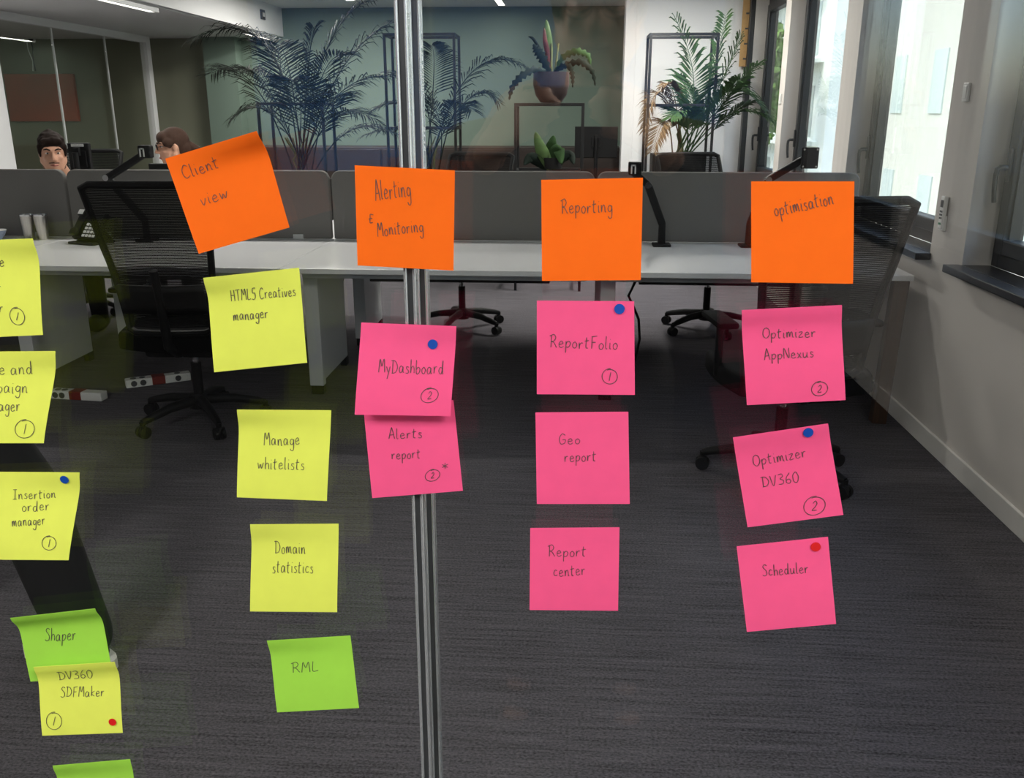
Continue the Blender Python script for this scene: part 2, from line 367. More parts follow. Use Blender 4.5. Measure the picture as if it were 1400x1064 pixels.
# ------------------------------------------------------------------ ceiling lights, seen and added
def strip(loc, sx, sy, power, label, name='ceiling_light', group=None, col=(1, .96, .9)):
    t = thing(name, label, 'ceiling light', loc, 0, group)
    b = MB()
    for lo, hi in (((-sx/2-.02, -sy/2-.02, -.035), (-sx/2, sy/2+.02, 0)), ((sx/2, -sy/2-.02, -.035), (sx/2+.02, sy/2+.02, 0)), ((-sx/2, -sy/2-.02, -.035), (sx/2, -sy/2, 0)), ((-sx/2, sy/2, -.035), (sx/2, sy/2+.02, 0))): b.box(lo, hi)
    b.build('lamp_housing', M['metalwhite'], t, False)
    MB().box((-sx/2, -sy/2, -.028), (sx/2, sy/2, -.004)).build('diffuser', M['lamp'], t, False)
    lamp_area('lamp_glow', (0, 0, -.04), sx, sy, power, t, col); return t
a = onZ(686, 3, CEIL)
strip((-3.50, 6.95, 2.27), .05, 1.7, 22, 'slim white strip light under the soffit, nearer one')
strip((-3.50, 10.4, 2.27), .05, .8, 8, 'slim white strip light under the soffit by the green wall')
strip((a.x, a.y-.35, CEIL), .07, .7, 5, 'slim white strip light on the ceiling in front of the green wall')
strip((-1.9, 5.6, CEIL), 1.4, .09, 34, 'added white strip light above the desk bench, out of view')  # unseen lamp added to brighten desks and dividers
strip((-2.35, 9.2, CEIL), .09, 1.6, 84, 'added white strip light above the plant stands, out of view')  # extra lamp out of view, put in to lift fascia and green wall
strip((-6.4, 6.6, 2.27), .09, 1.2, 60, 'added white strip light hidden on the office ceiling')  # hidden lamp added to brighten the side office
strip((.55, 7.3, CEIL), .09, 1.3, 84, 'added white strip light before the white end wall, out of view')  # lamp added out of view to brighten the white end wall
for x, p in ((-1.7, 76), (1.0, 46)): strip((x, -.75, CEIL), .6, .9, p, 'square ceiling light on the near side of the glass', 'ceiling_light', 'ceiling lights behind the photographer')
strip((-1.2, -3.2, CEIL), 1.2, .6, 50, 'wide ceiling light at the back of the near room')

# ------------------------------------------------------------------ outside the windows
def outside():
    struct(MB().box((XO+.02, -14, -4.2), (40, 40, -4.0)).build('ground', M['ground'], None, False))
    t = thing('facade_building', 'pale rendered building across the courtyard outside the windows', 'building', (9.5, 4, -4))
    MB().box((0, -18, 0), (1.0, 27, 13)).build('facade_wall', M['facadegrey'], t, False)
    k = 0
    for z in (2.2, 5.4, 8.6):
        for y in range(-15, 26, 3):
            MB().box((-.04, y, z), (.03, y+.9, z+1.6)).build('facade_window', M['facadewin'], t, False)
    t = thing('facade_building', 'balconied building with glass rails outside the far window', 'building', (9.2, 43, -4))
    MB().box((0, -8, 0), (6, 9, 14)).build('facade_wall', M['facade'], t, False)
    for z in (1.2, 4.2, 7.2, 10.2):
        MB().box((-1.1, -7, z), (0, 8, z+.14)).build('balcony', M['facade'], t, False)
        b = MB()
        for y in range(-7, 9): b.box((-1.1, y, z+.14), (-1.06, y+.05, z+1.1))
        b.box((-1.1, -7, z+1.05), (-1.05, 8, z+1.12)); b.build('balcony_rail', M['metalblack'], t, False)
        for y in (-6, -2.5, 1, 4.5): MB().box((-.03, y, z+.3), (.03, y+1.8, z+2.2)).build('facade_window', M['facadewin'], t, False)
    t = thing('tree', 'leafy green tree outside beyond the far window', 'tree', (6.9, 35, -4))
    MB().tube([(0, 0, 0), (.05, .1, 2), (-.05, .2, 4.2), (.1, .1, 6)], lambda q: .2-.1*q).build('trunk', M['bark'], t)
    b = MB(); rnd = random.Random(3)
    for i in range(1500):
        d = Vector((rnd.gauss(0, 1), rnd.gauss(0, 1), rnd.gauss(0, 1))).normalized()*rnd.uniform(.6, 1)
        c = Vector((d.x*.95, d.y*1.4, 6.4+d.z*2.2)); q = Vector((rnd.gauss(0, 1), rnd.gauss(0, 1), rnd.gauss(0, 1))).normalized(); e = q.orthogonal().normalized()*.13; f = q.cross(e).normalized()*.13
        b.b.faces.new([b.b.verts.new(c+v) for v in (e, f, -e, -f)])
    b.build('foliage', M['foliage'], t, False, False)
outside()

# ------------------------------------------------------------------ sticky notes
GL = {  # single-stroke hand letters: strokes of (x, y); baseline 0, x-height .5, capitals 1
'A': [[(0,0),(.22,1),(.3,.95),(.5,0)],[(.06,.36),(.46,.4)]], 'C': [[(.5,.85),(.3,1),(.05,.7),(.02,.3),(.2,0),(.5,.12)]],
'D': [[(.12,1),(.08,0)],[(-.05,.95),(.35,.92),(.58,.5),(.4,.1),(.02,.02)]], 'F': [[(.08,0),(.1,.95)],[(.05,.95),(.5,1.02)],[(.09,.5),(.4,.52)]],
'G': [[(.48,.85),(.25,1),(.02,.6),(.1,.05),(.4,.1),(.48,.42),(.25,.42)]], 'H': [[(.05,0),(.08,1)],[(.5,0),(.48,1)],[(.05,.48),(.5,.55)]],
'I': [[(.22,0),(.25,1)],[(.05,1),(.45,1)],[(.02,0),(.42,.02)]], 'L': [[(.1,1),(.05,.05),(.45,.08)]],
'M': [[(0,0),(.12,1),(.3,.45),(.52,1),(.6,0)]], 'N': [[(.02,0),(.06,1),(.46,.02),(.5,1)]], 'O': [[(.35,1),(.08,.8),(.04,.25),(.3,0),(.58,.3),(.56,.8),(.3,1)]],
'R': [[(.08,0),(.1,1)],[(-.05,.9),(.3,1.04),(.46,.78),(.3,.52),(.1,.48),(.3,.4),(.55,0)]], 'S': [[(.48,.9),(.25,1.02),(.08,.8),(.4,.45),(.42,.12),(.18,0),(0,.12)]],
'T': [[(.28,0),(.3,1)],[(0,.97),(.58,1.02)]], 'V': [[(0,1),(.22,0),(.5,1)]],
'0': [[(.3,1),(.06,.7),(.1,.1),(.36,.02),(.52,.5),(.4,.95),(.25,1)]], '1': [[(.05,.65),(.25,1),(.22,0)]], '2': [[(.05,.75),(.25,1),(.45,.75),(.3,.4),(.02,.03),(.5,.08)]],
'3': [[(.05,.95),(.35,1),(.42,.75),(.18,.55),(.45,.35),(.36,.05),(.02,.05)]], '5': [[(.5,1.04),(.15,1),(.12,.6),(.38,.58),(.42,.2),(.2,0),(.02,.08)]],
'6': [[(.42,1),(.12,.6),(.06,.15),(.28,0),(.45,.2),(.3,.42),(.08,.3)]], '*': [[(.2,.4),(.25,.95)],[(0,.55),(.45,.8)],[(.02,.82),(.42,.5)]], '&': [[(.4,.85),(.2,.95),(.15,.5),(.05,.45),(.3,.48)],[(.15,.5),(.12,0),(.3,.02)]],
'a': [[(.38,.42),(.2,.52),(.03,.3),(.1,.02),(.3,.1),(.4,.46),(.4,.1),(.5,.02)]], 'b': [[(.05,1),(.06,.05),(.3,.02),(.42,.3),(.25,.48),(.07,.3)]], 'c': [[(.38,.42),(.2,.5),(.04,.25),(.15,.02),(.4,.08)]],
'd': [[(.36,.4),(.18,.48),(.03,.25),(.12,.02),(.32,.1),(.42,1),(.4,.1),(.48,.02)]], 'e': [[(.04,.24),(.36,.32),(.24,.52),(.05,.35),(.08,.06),(.25,0),(.42,.1)]], 'f': [[(.42,.95),(.24,1),(.16,.7),(.14,0)],[(.02,.5),(.36,.54)]],
'g': [[(.38,.42),(.18,.5),(.03,.28),(.14,.06),(.34,.16),(.4,.46),(.36,-.3),(.15,-.42),(.02,-.26)]], 'h': [[(.05,1),(.04,0),(.08,.35),(.25,.5),(.36,.35),(.38,0)]], 'i': [[(.06,.5),(.06,.05),(.14,.02)],[(.08,.76),(.1,.78)]],
'j': [[(.12,.5),(.1,-.3),(-.05,-.38)]], 'k': [[(.05,1),(.04,0)],[(.38,.5),(.06,.24),(.38,0)]], 'l': [[(.06,1),(.04,.08),(.16,.02)]], 'm': [[(.02,.5),(.04,0),(.1,.4),(.22,.5),(.28,.05),(.34,.4),(.48,.5),(.54,.05),(.6,.02)]],
'n': [[(.03,.5),(.04,0),(.1,.36),(.25,.5),(.34,.36),(.36,.03),(.44,.02)]], 'o': [[(.22,.5),(.04,.32),(.08,.04),(.28,.02),(.38,.3),(.22,.5)]], 'p': [[(.04,.5),(.02,-.42),(.06,.3),(.24,.5),(.4,.34),(.26,.04),(.05,.06)]],
'r': [[(.04,.5),(.05,0),(.08,.3),(.2,.48),(.34,.46)]], 's': [[(.32,.46),(.12,.5),(.1,.34),(.3,.18),(.22,0),(.02,.04)]], 't': [[(.14,.86),(.1,.08),(.26,.02)],[(-.02,.56),(.34,.62)]], 'u': [[(.03,.5),(.05,.06),(.22,.02),(.36,.3),(.38,.5),(.38,.08),(.46,.02)]],
'v': [[(.02,.5),(.16,0),(.36,.5)]], 'w': [[(.02,.5),(.12,.02),(.26,.38),(.38,.02),(.54,.5)]], 'x': [[(.02,.5),(.36,0)],[(.34,.5),(.02,0)]], 'y': [[(.02,.5),(.18,.08)],[(.38,.5),(.1,-.42)]], 'z': [[(.02,.48),(.34,.5),(.02,.02),(.38,.04)]]}
WID = {c: max(p[0] for s in g for p in s)+.16 for c, g in GL.items()}; WID[' '] = .35
def smooth_line(pts, n=5):
    if len(pts) < 3: return [(pts[0][0]+(pts[-1][0]-pts[0][0])*k/3, pts[0][1]+(pts[-1][1]-pts[0][1])*k/3) for k in range(4)]
    out = []
    for i in range(len(pts)-1):
        p0 = pts[max(i-1, 0)]; p1 = pts[i]; p2 = pts[i+1]; p3 = pts[min(i+2, len(pts)-1)]
        for k in range(n):
            t = k/n; o = []
            for a in (0, 1): o.append(.5*(2*p1[a]+(p2[a]-p0[a])*t+(2*p0[a]-5*p1[a]+4*p2[a]-p3[a])*t*t+(3*p1[a]-p0[a]-3*p2[a]+p3[a])*t**3))
            out.append(tuple(o))
    return out+[pts[-1]]
def write_px(text, x0, y0, x1, y1, cap):                        # strokes of one written line, baseline (x0,y0)-(x1,y1)
    L = math.hypot(x1-x0, y1-y0); ex = ((x1-x0)/L, (y1-y0)/L); ey = (ex[1], -ex[0]); tot = sum(WID[c] for c in text)-.16; k = L/tot; cx = 0; out = []
    for c in text:
        dy = random.uniform(-.04, .04)
        for s in GL.get(c, []):
            out.append([(x0+ex[0]*(cx+u)*k+ey[0]*(v+dy)*cap, y0+ex[1]*(cx+u)*k+ey[1]*(v+dy)*cap) for u, v in smooth_line(s)])
        cx += WID[c]
    return out
def circled(ch, x, y, rx, ry, tilt=-25):
    ca, sa = math.cos(R(tilt)), math.sin(R(tilt)); ring = []
    for k in range(29):
        a = R(60)+k*2*PI/26; q = 1-.004*k; px, py = rx*q*math.cos(a), -ry*q*math.sin(a); ring.append((x+ca*px-sa*py, y+sa*px+ca*py))
    g = min(rx, ry)
    return [ring] + [[(x+(u-.25)*g*1.0+.12*g*(v-.5), y-(v-.5)*g*1.05) for u, v in smooth_line(s)] for s in ([[(.3,1),(.22,0)]] if ch == '1' else GL[ch])]
def inv_bilin(q, p):
    u = v = .5
    for _ in range(12):
        (a, b2), (c, d), (e, f), (g, h) = q                     # TL TR BR BL
        X = (1-u)*(1-v)*a+u*(1-v)*c+u*v*e+(1-u)*v*g-p[0]; Y = (1-u)*(1-v)*b2+u*(1-v)*d+u*v*f+(1-u)*v*h-p[1]
        xu = (1-v)*(c-a)+v*(e-g); xv = (1-u)*(g-a)+u*(e-c); yu = (1-v)*(d-b2)+v*(f-h); yv = (1-u)*(h-b2)+u*(f-d)
        D = xu*yv-xv*yu; u -= (X*yv-Y*xv)/D; v -= (xu*Y-yu*X)/D
    return u, v
def note(quad, colour, label, group, lines=(), circ=(), dots=(), tl=.0, tr=.0, lb=.006, eps=.0006):
    Y0 = GY0-eps
    def lift(u, v): return ((1-u)*tl+u*tr)*math.exp(-(v/.15)**2) + lb*(v*v*(3-2*v)*.6+.4*v)
    cs = [onY(*quad[0], Y0-tl), onY(*quad[1], Y0-tr), onY(*quad[2], Y0-lb), onY(*quad[3], Y0-lb)]
    def surf(u, v, off=0.0):
        p = cs[0]*(1-u)*(1-v)+cs[1]*u*(1-v)+cs[2]*u*v+cs[3]*(1-u)*v
        return Vector((p.x, Y0-lift(u, v)-off, p.z))
    c = surf(.5, .5)
    t = thing('sticky_note', label, 'sticky note', (c.x, GY0, c.z), 0, group)
    o = t.location
    sh = MB().grid(lambda i, j: surf(i, j)-o, 8, 18).build('paper_sheet', M[colour], t, True, False)
    so = sh.modifiers.new('thick', 'SOLIDIFY'); so.thickness = .0003; so.offset = 1; sh.modifiers.new('crisp', 'EDGE_SPLIT').split_angle = R(35)
    st = []
    for l in lines: st += write_px(*l)
    for q in circ: st += circled(*q)
    if st:
        b = MB(); W = .00027
        for s in st:
            pts = []
            for p in s:
                u, v = inv_bilin(quad, p); pts.append(surf(min(max(u, .005), .995), min(max(v, .005), .995), .00065)-o)
            prev = None
            for i, p in enumerate(pts):
                d = pts[min(i+1, len(pts)-1)]-pts[max(i-1, 0)]; n = Vector((-d.z, 0, d.x))
                if n.length < 1e-7: continue
                n.normalize(); W2 = W*random.uniform(.75, 1.1)
                cur = (b.b.verts.new(p+n*W2), b.b.verts.new(p-n*W2))
                if prev: b.b.faces.new((prev[0], prev[1], cur[1], cur[0]))
                prev = cur
        hw = b.build('handwriting', M['ink'], t, False, False); sm = hw.modifiers.new('thick', 'SOLIDIFY'); sm.thickness = .0001; sm.offset = 0
    for (dx, dy, r, col) in dots:
        u, v = inv_bilin(quad, (dx, dy)); p = surf(u, v, .0008); rad = r/F_PX*p.y/.97*1.0
        d = surf(u, min(1, v+.05), .0008)-surf(u, max(0, v-.05), .0008); q = Vector((0, d.z, -d.y)).normalized()
        if q.y > 0: q = -q
        ds = MB().cone(p-o, p-o+q*.0004, rad, rad, 28).build('dot_sticker', M[col], t); ds['label'] = ('blue' if col == 'bluedot' else 'red')+' round dot sticker'
    return t
G1, G2, G3, G4 = 'orange heading notes', 'yellow notes', 'pink notes', 'lime green notes'
note([(226,217),(351,179),(396,311),(272,347)], 'orange', 'tilted orange sticky note reading Client view on the glass', G1,
     [('Client',252,244,298,228,18),('view',276,280,311,269,18)], tr=.0112, lb=.004)
note([(485,226),(622,233),(620,370),(489,363)], 'orange', 'orange sticky note reading Alerting and Monitoring across the glass joint', G1,
     [('Alerting',514,273,562,268,26),('&',504,304,512,303,12),('Monitoring',517,322,579,316,19)], lb=.003, eps=.0025)
note([(740,246),(879,243),(876,383),(741,384)], 'orange', 'orange sticky note reading Reporting on the glass', G1, [('Reporting',768,291,837,289,19)], lb=.004)
note([(1027,248),(1168,248),(1166,388),(1027,386)], 'orange', 'orange sticky note reading Optimisation on the glass, rightmost of the orange row', G1, [('optimisation',1060,295,1140,278,20)], lb=.004)
note([(278,380),(409,366),(420,496),(293,509)], 'yellow', 'yellow sticky note below the tilted orange note, two lines of writing', G2, [('HTML5 Creatives',314,412,404,404,15),('manager',318,438,366,434,15)], tl=.0064, lb=.006)
note([(324,560),(453,561),(447,685),(324,680)], 'yellow', 'yellow sticky note reading Manage whitelists', G2, [('Manage',360,610,409,608,17),('whitelists',352,641,416,641,16)], tl=.0056, lb=.008)
note([(342,717),(463,716),(461,837),(342,836)], 'yellow', 'yellow sticky note reading Domain statistics', G2, [('Domain',375,758,417,757,17),('statistics',372,783,428,783,17)], tl=.0048, lb=.007)
note([(365,876),(479,869),(491,968),(379,974)], 'lime', 'lime green sticky note with three capital letters, lowest left of the joint', G4, [('RML',399,921,435,918,13)], tl=.0048, lb=.007)
note([(-85,331),(45,326),(59,458),(-76,464)], 'yellow', 'yellow sticky note cut by the left picture edge, topmost there', G2, [('Audience',-56,366,3,364,16),('builder',-48,400,0,398,15),('manager',-50,428,4,426,15)], [('1',24,432,10,13)], tr=.0064, lb=.008)
note([(-56,481),(76,480),(60,606),(-68,606)], 'yellow', 'yellow sticky note with the words and, paign, ager at the left picture edge', G2, [('Line and',-27,513,42,512,18),('campaign',-36,538,36,537,17),('manager',-28,563,27,561,17)], [('1',35,586,14,13)], tr=.0048, lb=.012)
note([(-22,645),(109,646),(94,766),(-32,765)], 'yellow', 'yellow sticky note reading Insertion order manager with blue dot', G2, [('Insertion',17,683,74,682,13),('order',30,700,66,698,14),('manager',17,719,61,717,14)], [('1',68,742,10,10)], [(88,656,6.5,'bluedot')], tr=.0048, lb=.012)
note([(14,845),(130,832),(155,924),(42,932)], 'lime', 'curled lime green sticky note reading Shaper', G4, [('Shaper',58,880,100,878,16)], tl=.0088, tr=.0080, lb=.003)
note([(46,912),(157,905),(168,1002),(58,1006)], 'yellow', 'yellow sticky note with red dot overlapping the lime note above', G2, [('DV360',78,933,124,930,13),('SDFMaker',81,955,140,954,13)], [('1',74,986,11,12)], [(154,987,6.2,'reddot')], tl=.0056, tr=.0064, lb=.006, eps=.0065)
note([(72,1047),(178,1038),(190,1140),(85,1146)], 'lime', 'lime green sticky note cut by the bottom picture edge', G4, tl=.0064, tr=.0032)
note([(497,560),(620,547),(633,671),(509,681)], 'pink', 'pink sticky note reading Alerts report with a star, under another pink note', G3, [('Alerts',532,599,577,598,14),('report',536,627,575,625,14),('*',606,646,614,645,15)], [('2',592,649,11,8)], lb=.003, eps=.0025)
note([(494,441),(624,446),(616,569),(485,567)], 'pink', 'pink sticky note with blue dot stuck over the glass joint', G3, [('MyDashboard',518,509,606,511,18)], [('2',588,540,13,10)], [(591.5,471,6.8,'bluedot')], tr=.0032, lb=.010, eps=.0032)
note([(734,411),(867,412),(868,540),(734,539)], 'pink', 'upright pink sticky note with blue dot directly below the Reporting note', G3, [('ReportFolio',752,474,844,477,17)], [('1',834,514,11,11)], [(847,422,7,'bluedot')], lb=.003)
note([(732,564),(859,563),(861,689),(734,689)], 'pink', 'pink sticky note reading Geo report', G3, [('Geo',765,607,793,606,14),('report',772,630,815,629,15)], lb=.003)
note([(725,722),(847,721),(845,835),(724,834)], 'pink', 'pink sticky note reading Report center', G3, [('Report',750,760,801,760,15),('center',757,787,800,785,16)], lb=.003)
note([(1014,424),(1151,417),(1156,547),(1021,554)], 'pink', 'pink sticky note reading Optimizer with a circled two and no dot', G3, [('Optimizer',1044,463,1116,461,14),('AppNexus',1046,492,1113,488,14)], [('2',1121,531,12,10)], tl=.0048, tr=.0040, lb=.004)
note([(1002,598),(1132,579),(1153,704),(1022,721)], 'pink', 'tilted pink sticky note reading Optimizer with blue dot', G3, [('Optimizer',1031,638,1103,625,15),('DV360',1043,666,1093,658,14)], [('2',1114,691,16,13)], [(1105,591,7,'bluedot')], tl=.0024, tr=.0024, lb=.004)
note([(1007,747),(1132,734),(1143,853),(1021,864)], 'pink', 'pink sticky note reading Scheduler with red dot', G3, [('Scheduler',1043,787,1105,782,15)], (), [(1115,747,7,'reddot')], lb=.005)

# ------------------------------------------------------------------ desk bench
DZ, DY0, DY1 = .73, 4.20, 5.19
DX = [-4.56, -2.98, -1.40, .13, 1.575]
def desk(x0, x1, label, end=False, far=False):
    t = thing('desk', label, 'desk', ((x0+x1)/2, 0, 0), 0, 'far side desks of the bench' if far else 'near side desks of the bench')
    a = (x1-x0)/2; y0, y1 = (5.245, 6.2) if far else (DY0, DY1)
    MB().box((-a+.0015, y0, DZ-.026), (a-.0015, y1, DZ), .003).build('desktop', M['desk'], t, False)
    MB().box((-a+.06, y0+.16, DZ-.075), (a-.06, y0+.22, DZ-.027), .003).build('crossbar', M['metalwhite'], t, False)
    b = MB()
    yl = y0+.30; yr = y1-.06
    b.box((-a+.02, yl, .05), (-a+.095, yl+.05, DZ-.03), .004); b.box((-a+.045, yl+.05, .05), (-a+.07, yr, DZ-.03), .003)
    b.build('leg_panel', M['metalwhite'], t, False)
    b = MB().box((-a+.025, yl+.005, 0), (-a+.09, yl+.06, .05), .004); b.box((-a+.04, yr-.06, 0), (-a+.075, yr, .05), .004)
    b.build_each('foot', M['black'], t, False)
    if not far: MB().box((-a+.25, 5.02, .52), (a-.25, 5.12, .60), .004).build('cable_tray', M['metalblack'], t, False)
    if end:
        b = MB(); b.obox((a-.07, y0+.045, 0), (a-.045, y0+.045, DZ-.027), .07, .06, .006, (0, 1, 0)); b.build('wooden_leg', M['oak'], t, False)
        b = MB(); b.obox((a-.05, y0+.9, 0), (a-.045, y0+.9, DZ-.027), .07, .06, .006, (0, 1, 0)); b.build('wooden_leg', M['oak'], t, False)
    return t
for i, nm in enumerate(['leftmost white desk of the near bench, partly cut by the picture edge', 'white desk bearing the steel cups and black telephone', 'white desk behind the orange notes, left of the grey post', 'white desk at the window end with a brown wooden leg']):
    desk(DX[i], DX[i+1], nm, i == 3)
for i, nm in enumerate(['white far side desk where the man with stubble sits', 'white far side desk where the ponytailed woman sits', 'white far side desk behind the middle grey divider', 'white far side desk at the window end behind the dividers']):
    desk(DX[i], DX[i+1], nm, i == 3, True)
for i, nm in enumerate(['leftmost grey felt desk divider in front of the man', 'grey felt desk divider behind the left mesh chair', 'grey felt desk divider behind the second orange note', 'grey felt desk divider at the window end of the bench']):
    x0, x1 = DX[i]+.007, (DX[i+1] if i < 3 else 1.60)-.007
    t = thing('desk_divider', nm, 'desk divider', ((x0+x1)/2, 5.235, DZ), 0, 'grey felt desk dividers')
    a = (x1-x0)/2
    o = MB().prism(roundrect(-a, .004, a, .395, .05, 8, (0, 0, 1, 1)), .04, XZ(.02)).build('felt_panel', M['screen'], t, False)
    bv = o.modifiers.new('b', 'BEVEL'); bv.width = .008; bv.segments = 3; bv.limit_method = 'ANGLE'
    b = MB()
    for x in (-a+.2, a-.2): b.box((x-.03, -.026, -.001), (x+.03, .026, .03), .002)
    b.build_each('clamp', M['metalwhite'], t, False)

# items on the desk
def cup(x, label):
    p = onZ(x, 326, DZ); t = thing('steel_tumbler', label, 'tumbler', (p.x, 5.11, DZ), 0, 'steel tumblers on the desk')
    MB().lathe([(.027, 0), (.029, .004), (.038, .135), (.0385, .14), (.036, .14), (.033, .08), (.027, .006)]).build('tumbler_body', M['steel'], t)
    MB().lathe([(.0375, .136), (.0398, .140), (.0398, .146), (.0365, .146), (.036, .138)]).build('rim', M['chrome'], t)
cup(47, 'brushed steel tumbler on the desk, left of the pair'); cup(66, 'brushed steel tumbler on the desk, right one beside the telephone')
p = onZ(3, 328, DZ); t = thing('small_bowl', 'pale blue patterned bowl just inside the left picture edge', 'bowl', (p.x-.03, 5.08, DZ))
MB().lathe([(.02, 0), (.024, .004), (.045, .03), (.055, .055), (.052, .055), (.04, .03), (.02, .008)]).build('bowl_body', M['cupblue'], t)
MB().lathe([(.0535, .053), (.0562, .056), (.0535, .059), (.0515, .056)]).build('bowl_rim', M['plastic'], t)

def phone(loc, rz):
    t = thing('desk_telephone', 'black desk telephone with keypad tilted on its stand by the divider', 'telephone', loc, rz)
    T = Matrix.Translation((0, .0, .048)) @ Matrix.Rotation(R(52), 4, 'X')
    MB().box((-.10, -.075, 0), (.10, .085, .014), .005).build('phone_foot', M['black'], t)
    MB().box((-.10, -.04, 0), (.10, .13, .03), .008, T).build('phone_body', M['black'], t)
    MB().prism([(-.06, 0), (.06, 0), (0, .075)], .16, Matrix(((0, 0, 1, -.08), (1, 0, 0, .03), (0, 1, 0, .012), (0, 0, 0, 1)))).build('phone_stand', M['black'], t, False)
    b = MB(); b.box((-.095, -.03, .03), (-.045, .125, .048), .01, T); b.box((-.097, -.035, .04), (-.043, .01, .062), .01, T); b.box((-.097, .09, .04), (-.043, .13, .062), .01, T)
    hs = b.build('handset', M['black'], t)
    MB().box((-.09, .096, .0615), (-.05, .126, .0635), .001, T).build('handset_label', M['plastic'], hs, False)
    MB().box((-.02, .075, .03), (.085, .12, .033), .002, T).build('display', M['greyplastic'], t, False)
    b = MB()
    for i in range(4):
        for j in range(4): b.box((-.02+i*.027, -.03+j*.024, .03), (0+i*.027, -.014+j*.024, .0335), .002, T)
    b.build('keypad', M['plastic'], t, False)
p = onZ(118, 334, DZ); phone((p.x+.01, 4.97, DZ), R(-22))
# power strips on the floor below the desk
def power(loc, rz, L, label, sockets):
    t = thing('power_strip', label, 'power strip', loc, rz, 'power strips under the desk')
    MB().box((-L/2, -.03, 0), (L/2, .03, .045), .005).build('strip_body', M['plastic'], t, False)
    MB().box((-.035, -.032, .001), (.035, .032, .047), .004).build('strip_insert', M['red'], t, False)
    b = MB()
    for k in sockets:
        b.cone((k*L, -.029, .023), (k*L, -.033, .023), .016, .016, 20); b.cone((k*L, 0, .044), (k*L, 0, .047), .016, .016, 20)
    b.build_each('socket', M['greyplastic'], t, False)
p = onZ(108, 545, 0); power((p.x, p.y, 0), R(-6), .30, 'white power strip with red brown middle on the floor, nearer the left', (-.38, -.25))
p = onZ(217, 524, 0); power((p.x, p.y, 0), R(32), .34, 'white power strip on the floor behind the left chair column', (-.38, -.24, .3))

# monitor arms
def arm(base, joint, head, label, vesa=None):
    t = thing('monitor_stand', label, 'monitor arm', base, 0, 'black monitor arms on the bench'); o = Vector(base)
    j = Vector(joint)-o; h = Vector(head)-o
    b = MB().box((-.05, -.05, 0), (.05, .05, .015), .004); b.cone((0, 0, .015), (0, 0, .13), .021, .019, 20); b.build('arm_base', M['black'], t)
    e = Vector((0, 0, .12)); d = (j-e).normalized()
    MB().obox(e, j, .042, .03, .008, (0, 1, 0)).build('lower_arm', M['black'], t, False)
    MB().obox(j, h, .038, .032, .008, (0, 1, 0)).build('upper_arm', M['black'], t, False)
    b = MB().cone(j+Vector((0, -.026, 0)), j+Vector((0, .026, 0)), .017, .017, 20); b.cone(h+Vector((0, -.024, 0)), h+Vector((0, .02, 0)), .016, .016, 20); b.build('pivot', M['chrome'], t)
    if vesa is not None:
        q = Vector(vesa)-o
        MB().obox(h, q, .03, .03, .004).build('head_link', M['black'], t, False)
        b = MB(); b.box((q.x-.045, q.y-.012, q.z-.055), (q.x+.045, q.y, q.z+.055), .006)
        pl = b.build('mounting_plate', M['black'], t, False)
        b = MB()
        for sx in (-1, 1):
            for sz in (-1, 1): b.cone((q.x+sx*.034, q.y-.014, q.z+sz*.044), (q.x+sx*.034, q.y-.011, q.z+sz*.044), .005, .005, 10)
        b.build_each('screw', M['chrome'], pl)
    else:
        b = MB().box((h.x-.02, h.y-.035, h.z-.02), (h.x+.05, h.y+.02, h.z+.05), .008); b.build('tilt_head', M['black'], t, False)
        b = MB(); b.box((h.x-.008, h.y-.038, h.z-.012), (h.x-.001, h.y-.034, h.z+.035)); b.box((h.x+.012, h.y-.038, h.z-.012), (h.x+.019, h.y-.034, h.z+.035)); b.box((h.x-.008, h.y-.038, h.z+.028), (h.x+.019, h.y-.034, h.z+.035))
        b.build('bracket', M['plastic'], t, False)
arm((-2.46, 5.08, DZ), onY(147, 243, 5.0), onY(197, 211, 5.0), 'black monitor arm raised over the divider behind the left mesh chair')
arm((.50, 5.08, DZ), onY(886, 253, 4.98), onY(864, 234, 4.98), 'black monitor arm beside the third orange note')
arm((.98, 5.08, DZ), onY(1050, 246, 5.05), onY(1098, 218, 5.05), 'black monitor arm with square mounting plate at the window end', onY(1107, 216, 5.0))

# hanging cable
p = onY(868, 380, 4.75); t = thing('power_cable', 'black cable looping down below the desk beside the upright pink note with a blue dot', 'cable', (p.x, 4.75, .6))
MB().tube([(0.02, 0, .06), (.0, 0, -.02), (-.03, 0, -.09), (.0, .0, -.15), (.03, .01, -.22), (.04, .01, -.33), (.02, .02, -.45), (.0, .03, -.598)], .007).build('cable_sheath', M['black'], t)
MB().box((-.02, .0, -.6), (.02, .06, -.58), .004).build('plug', M['black'], t, False)

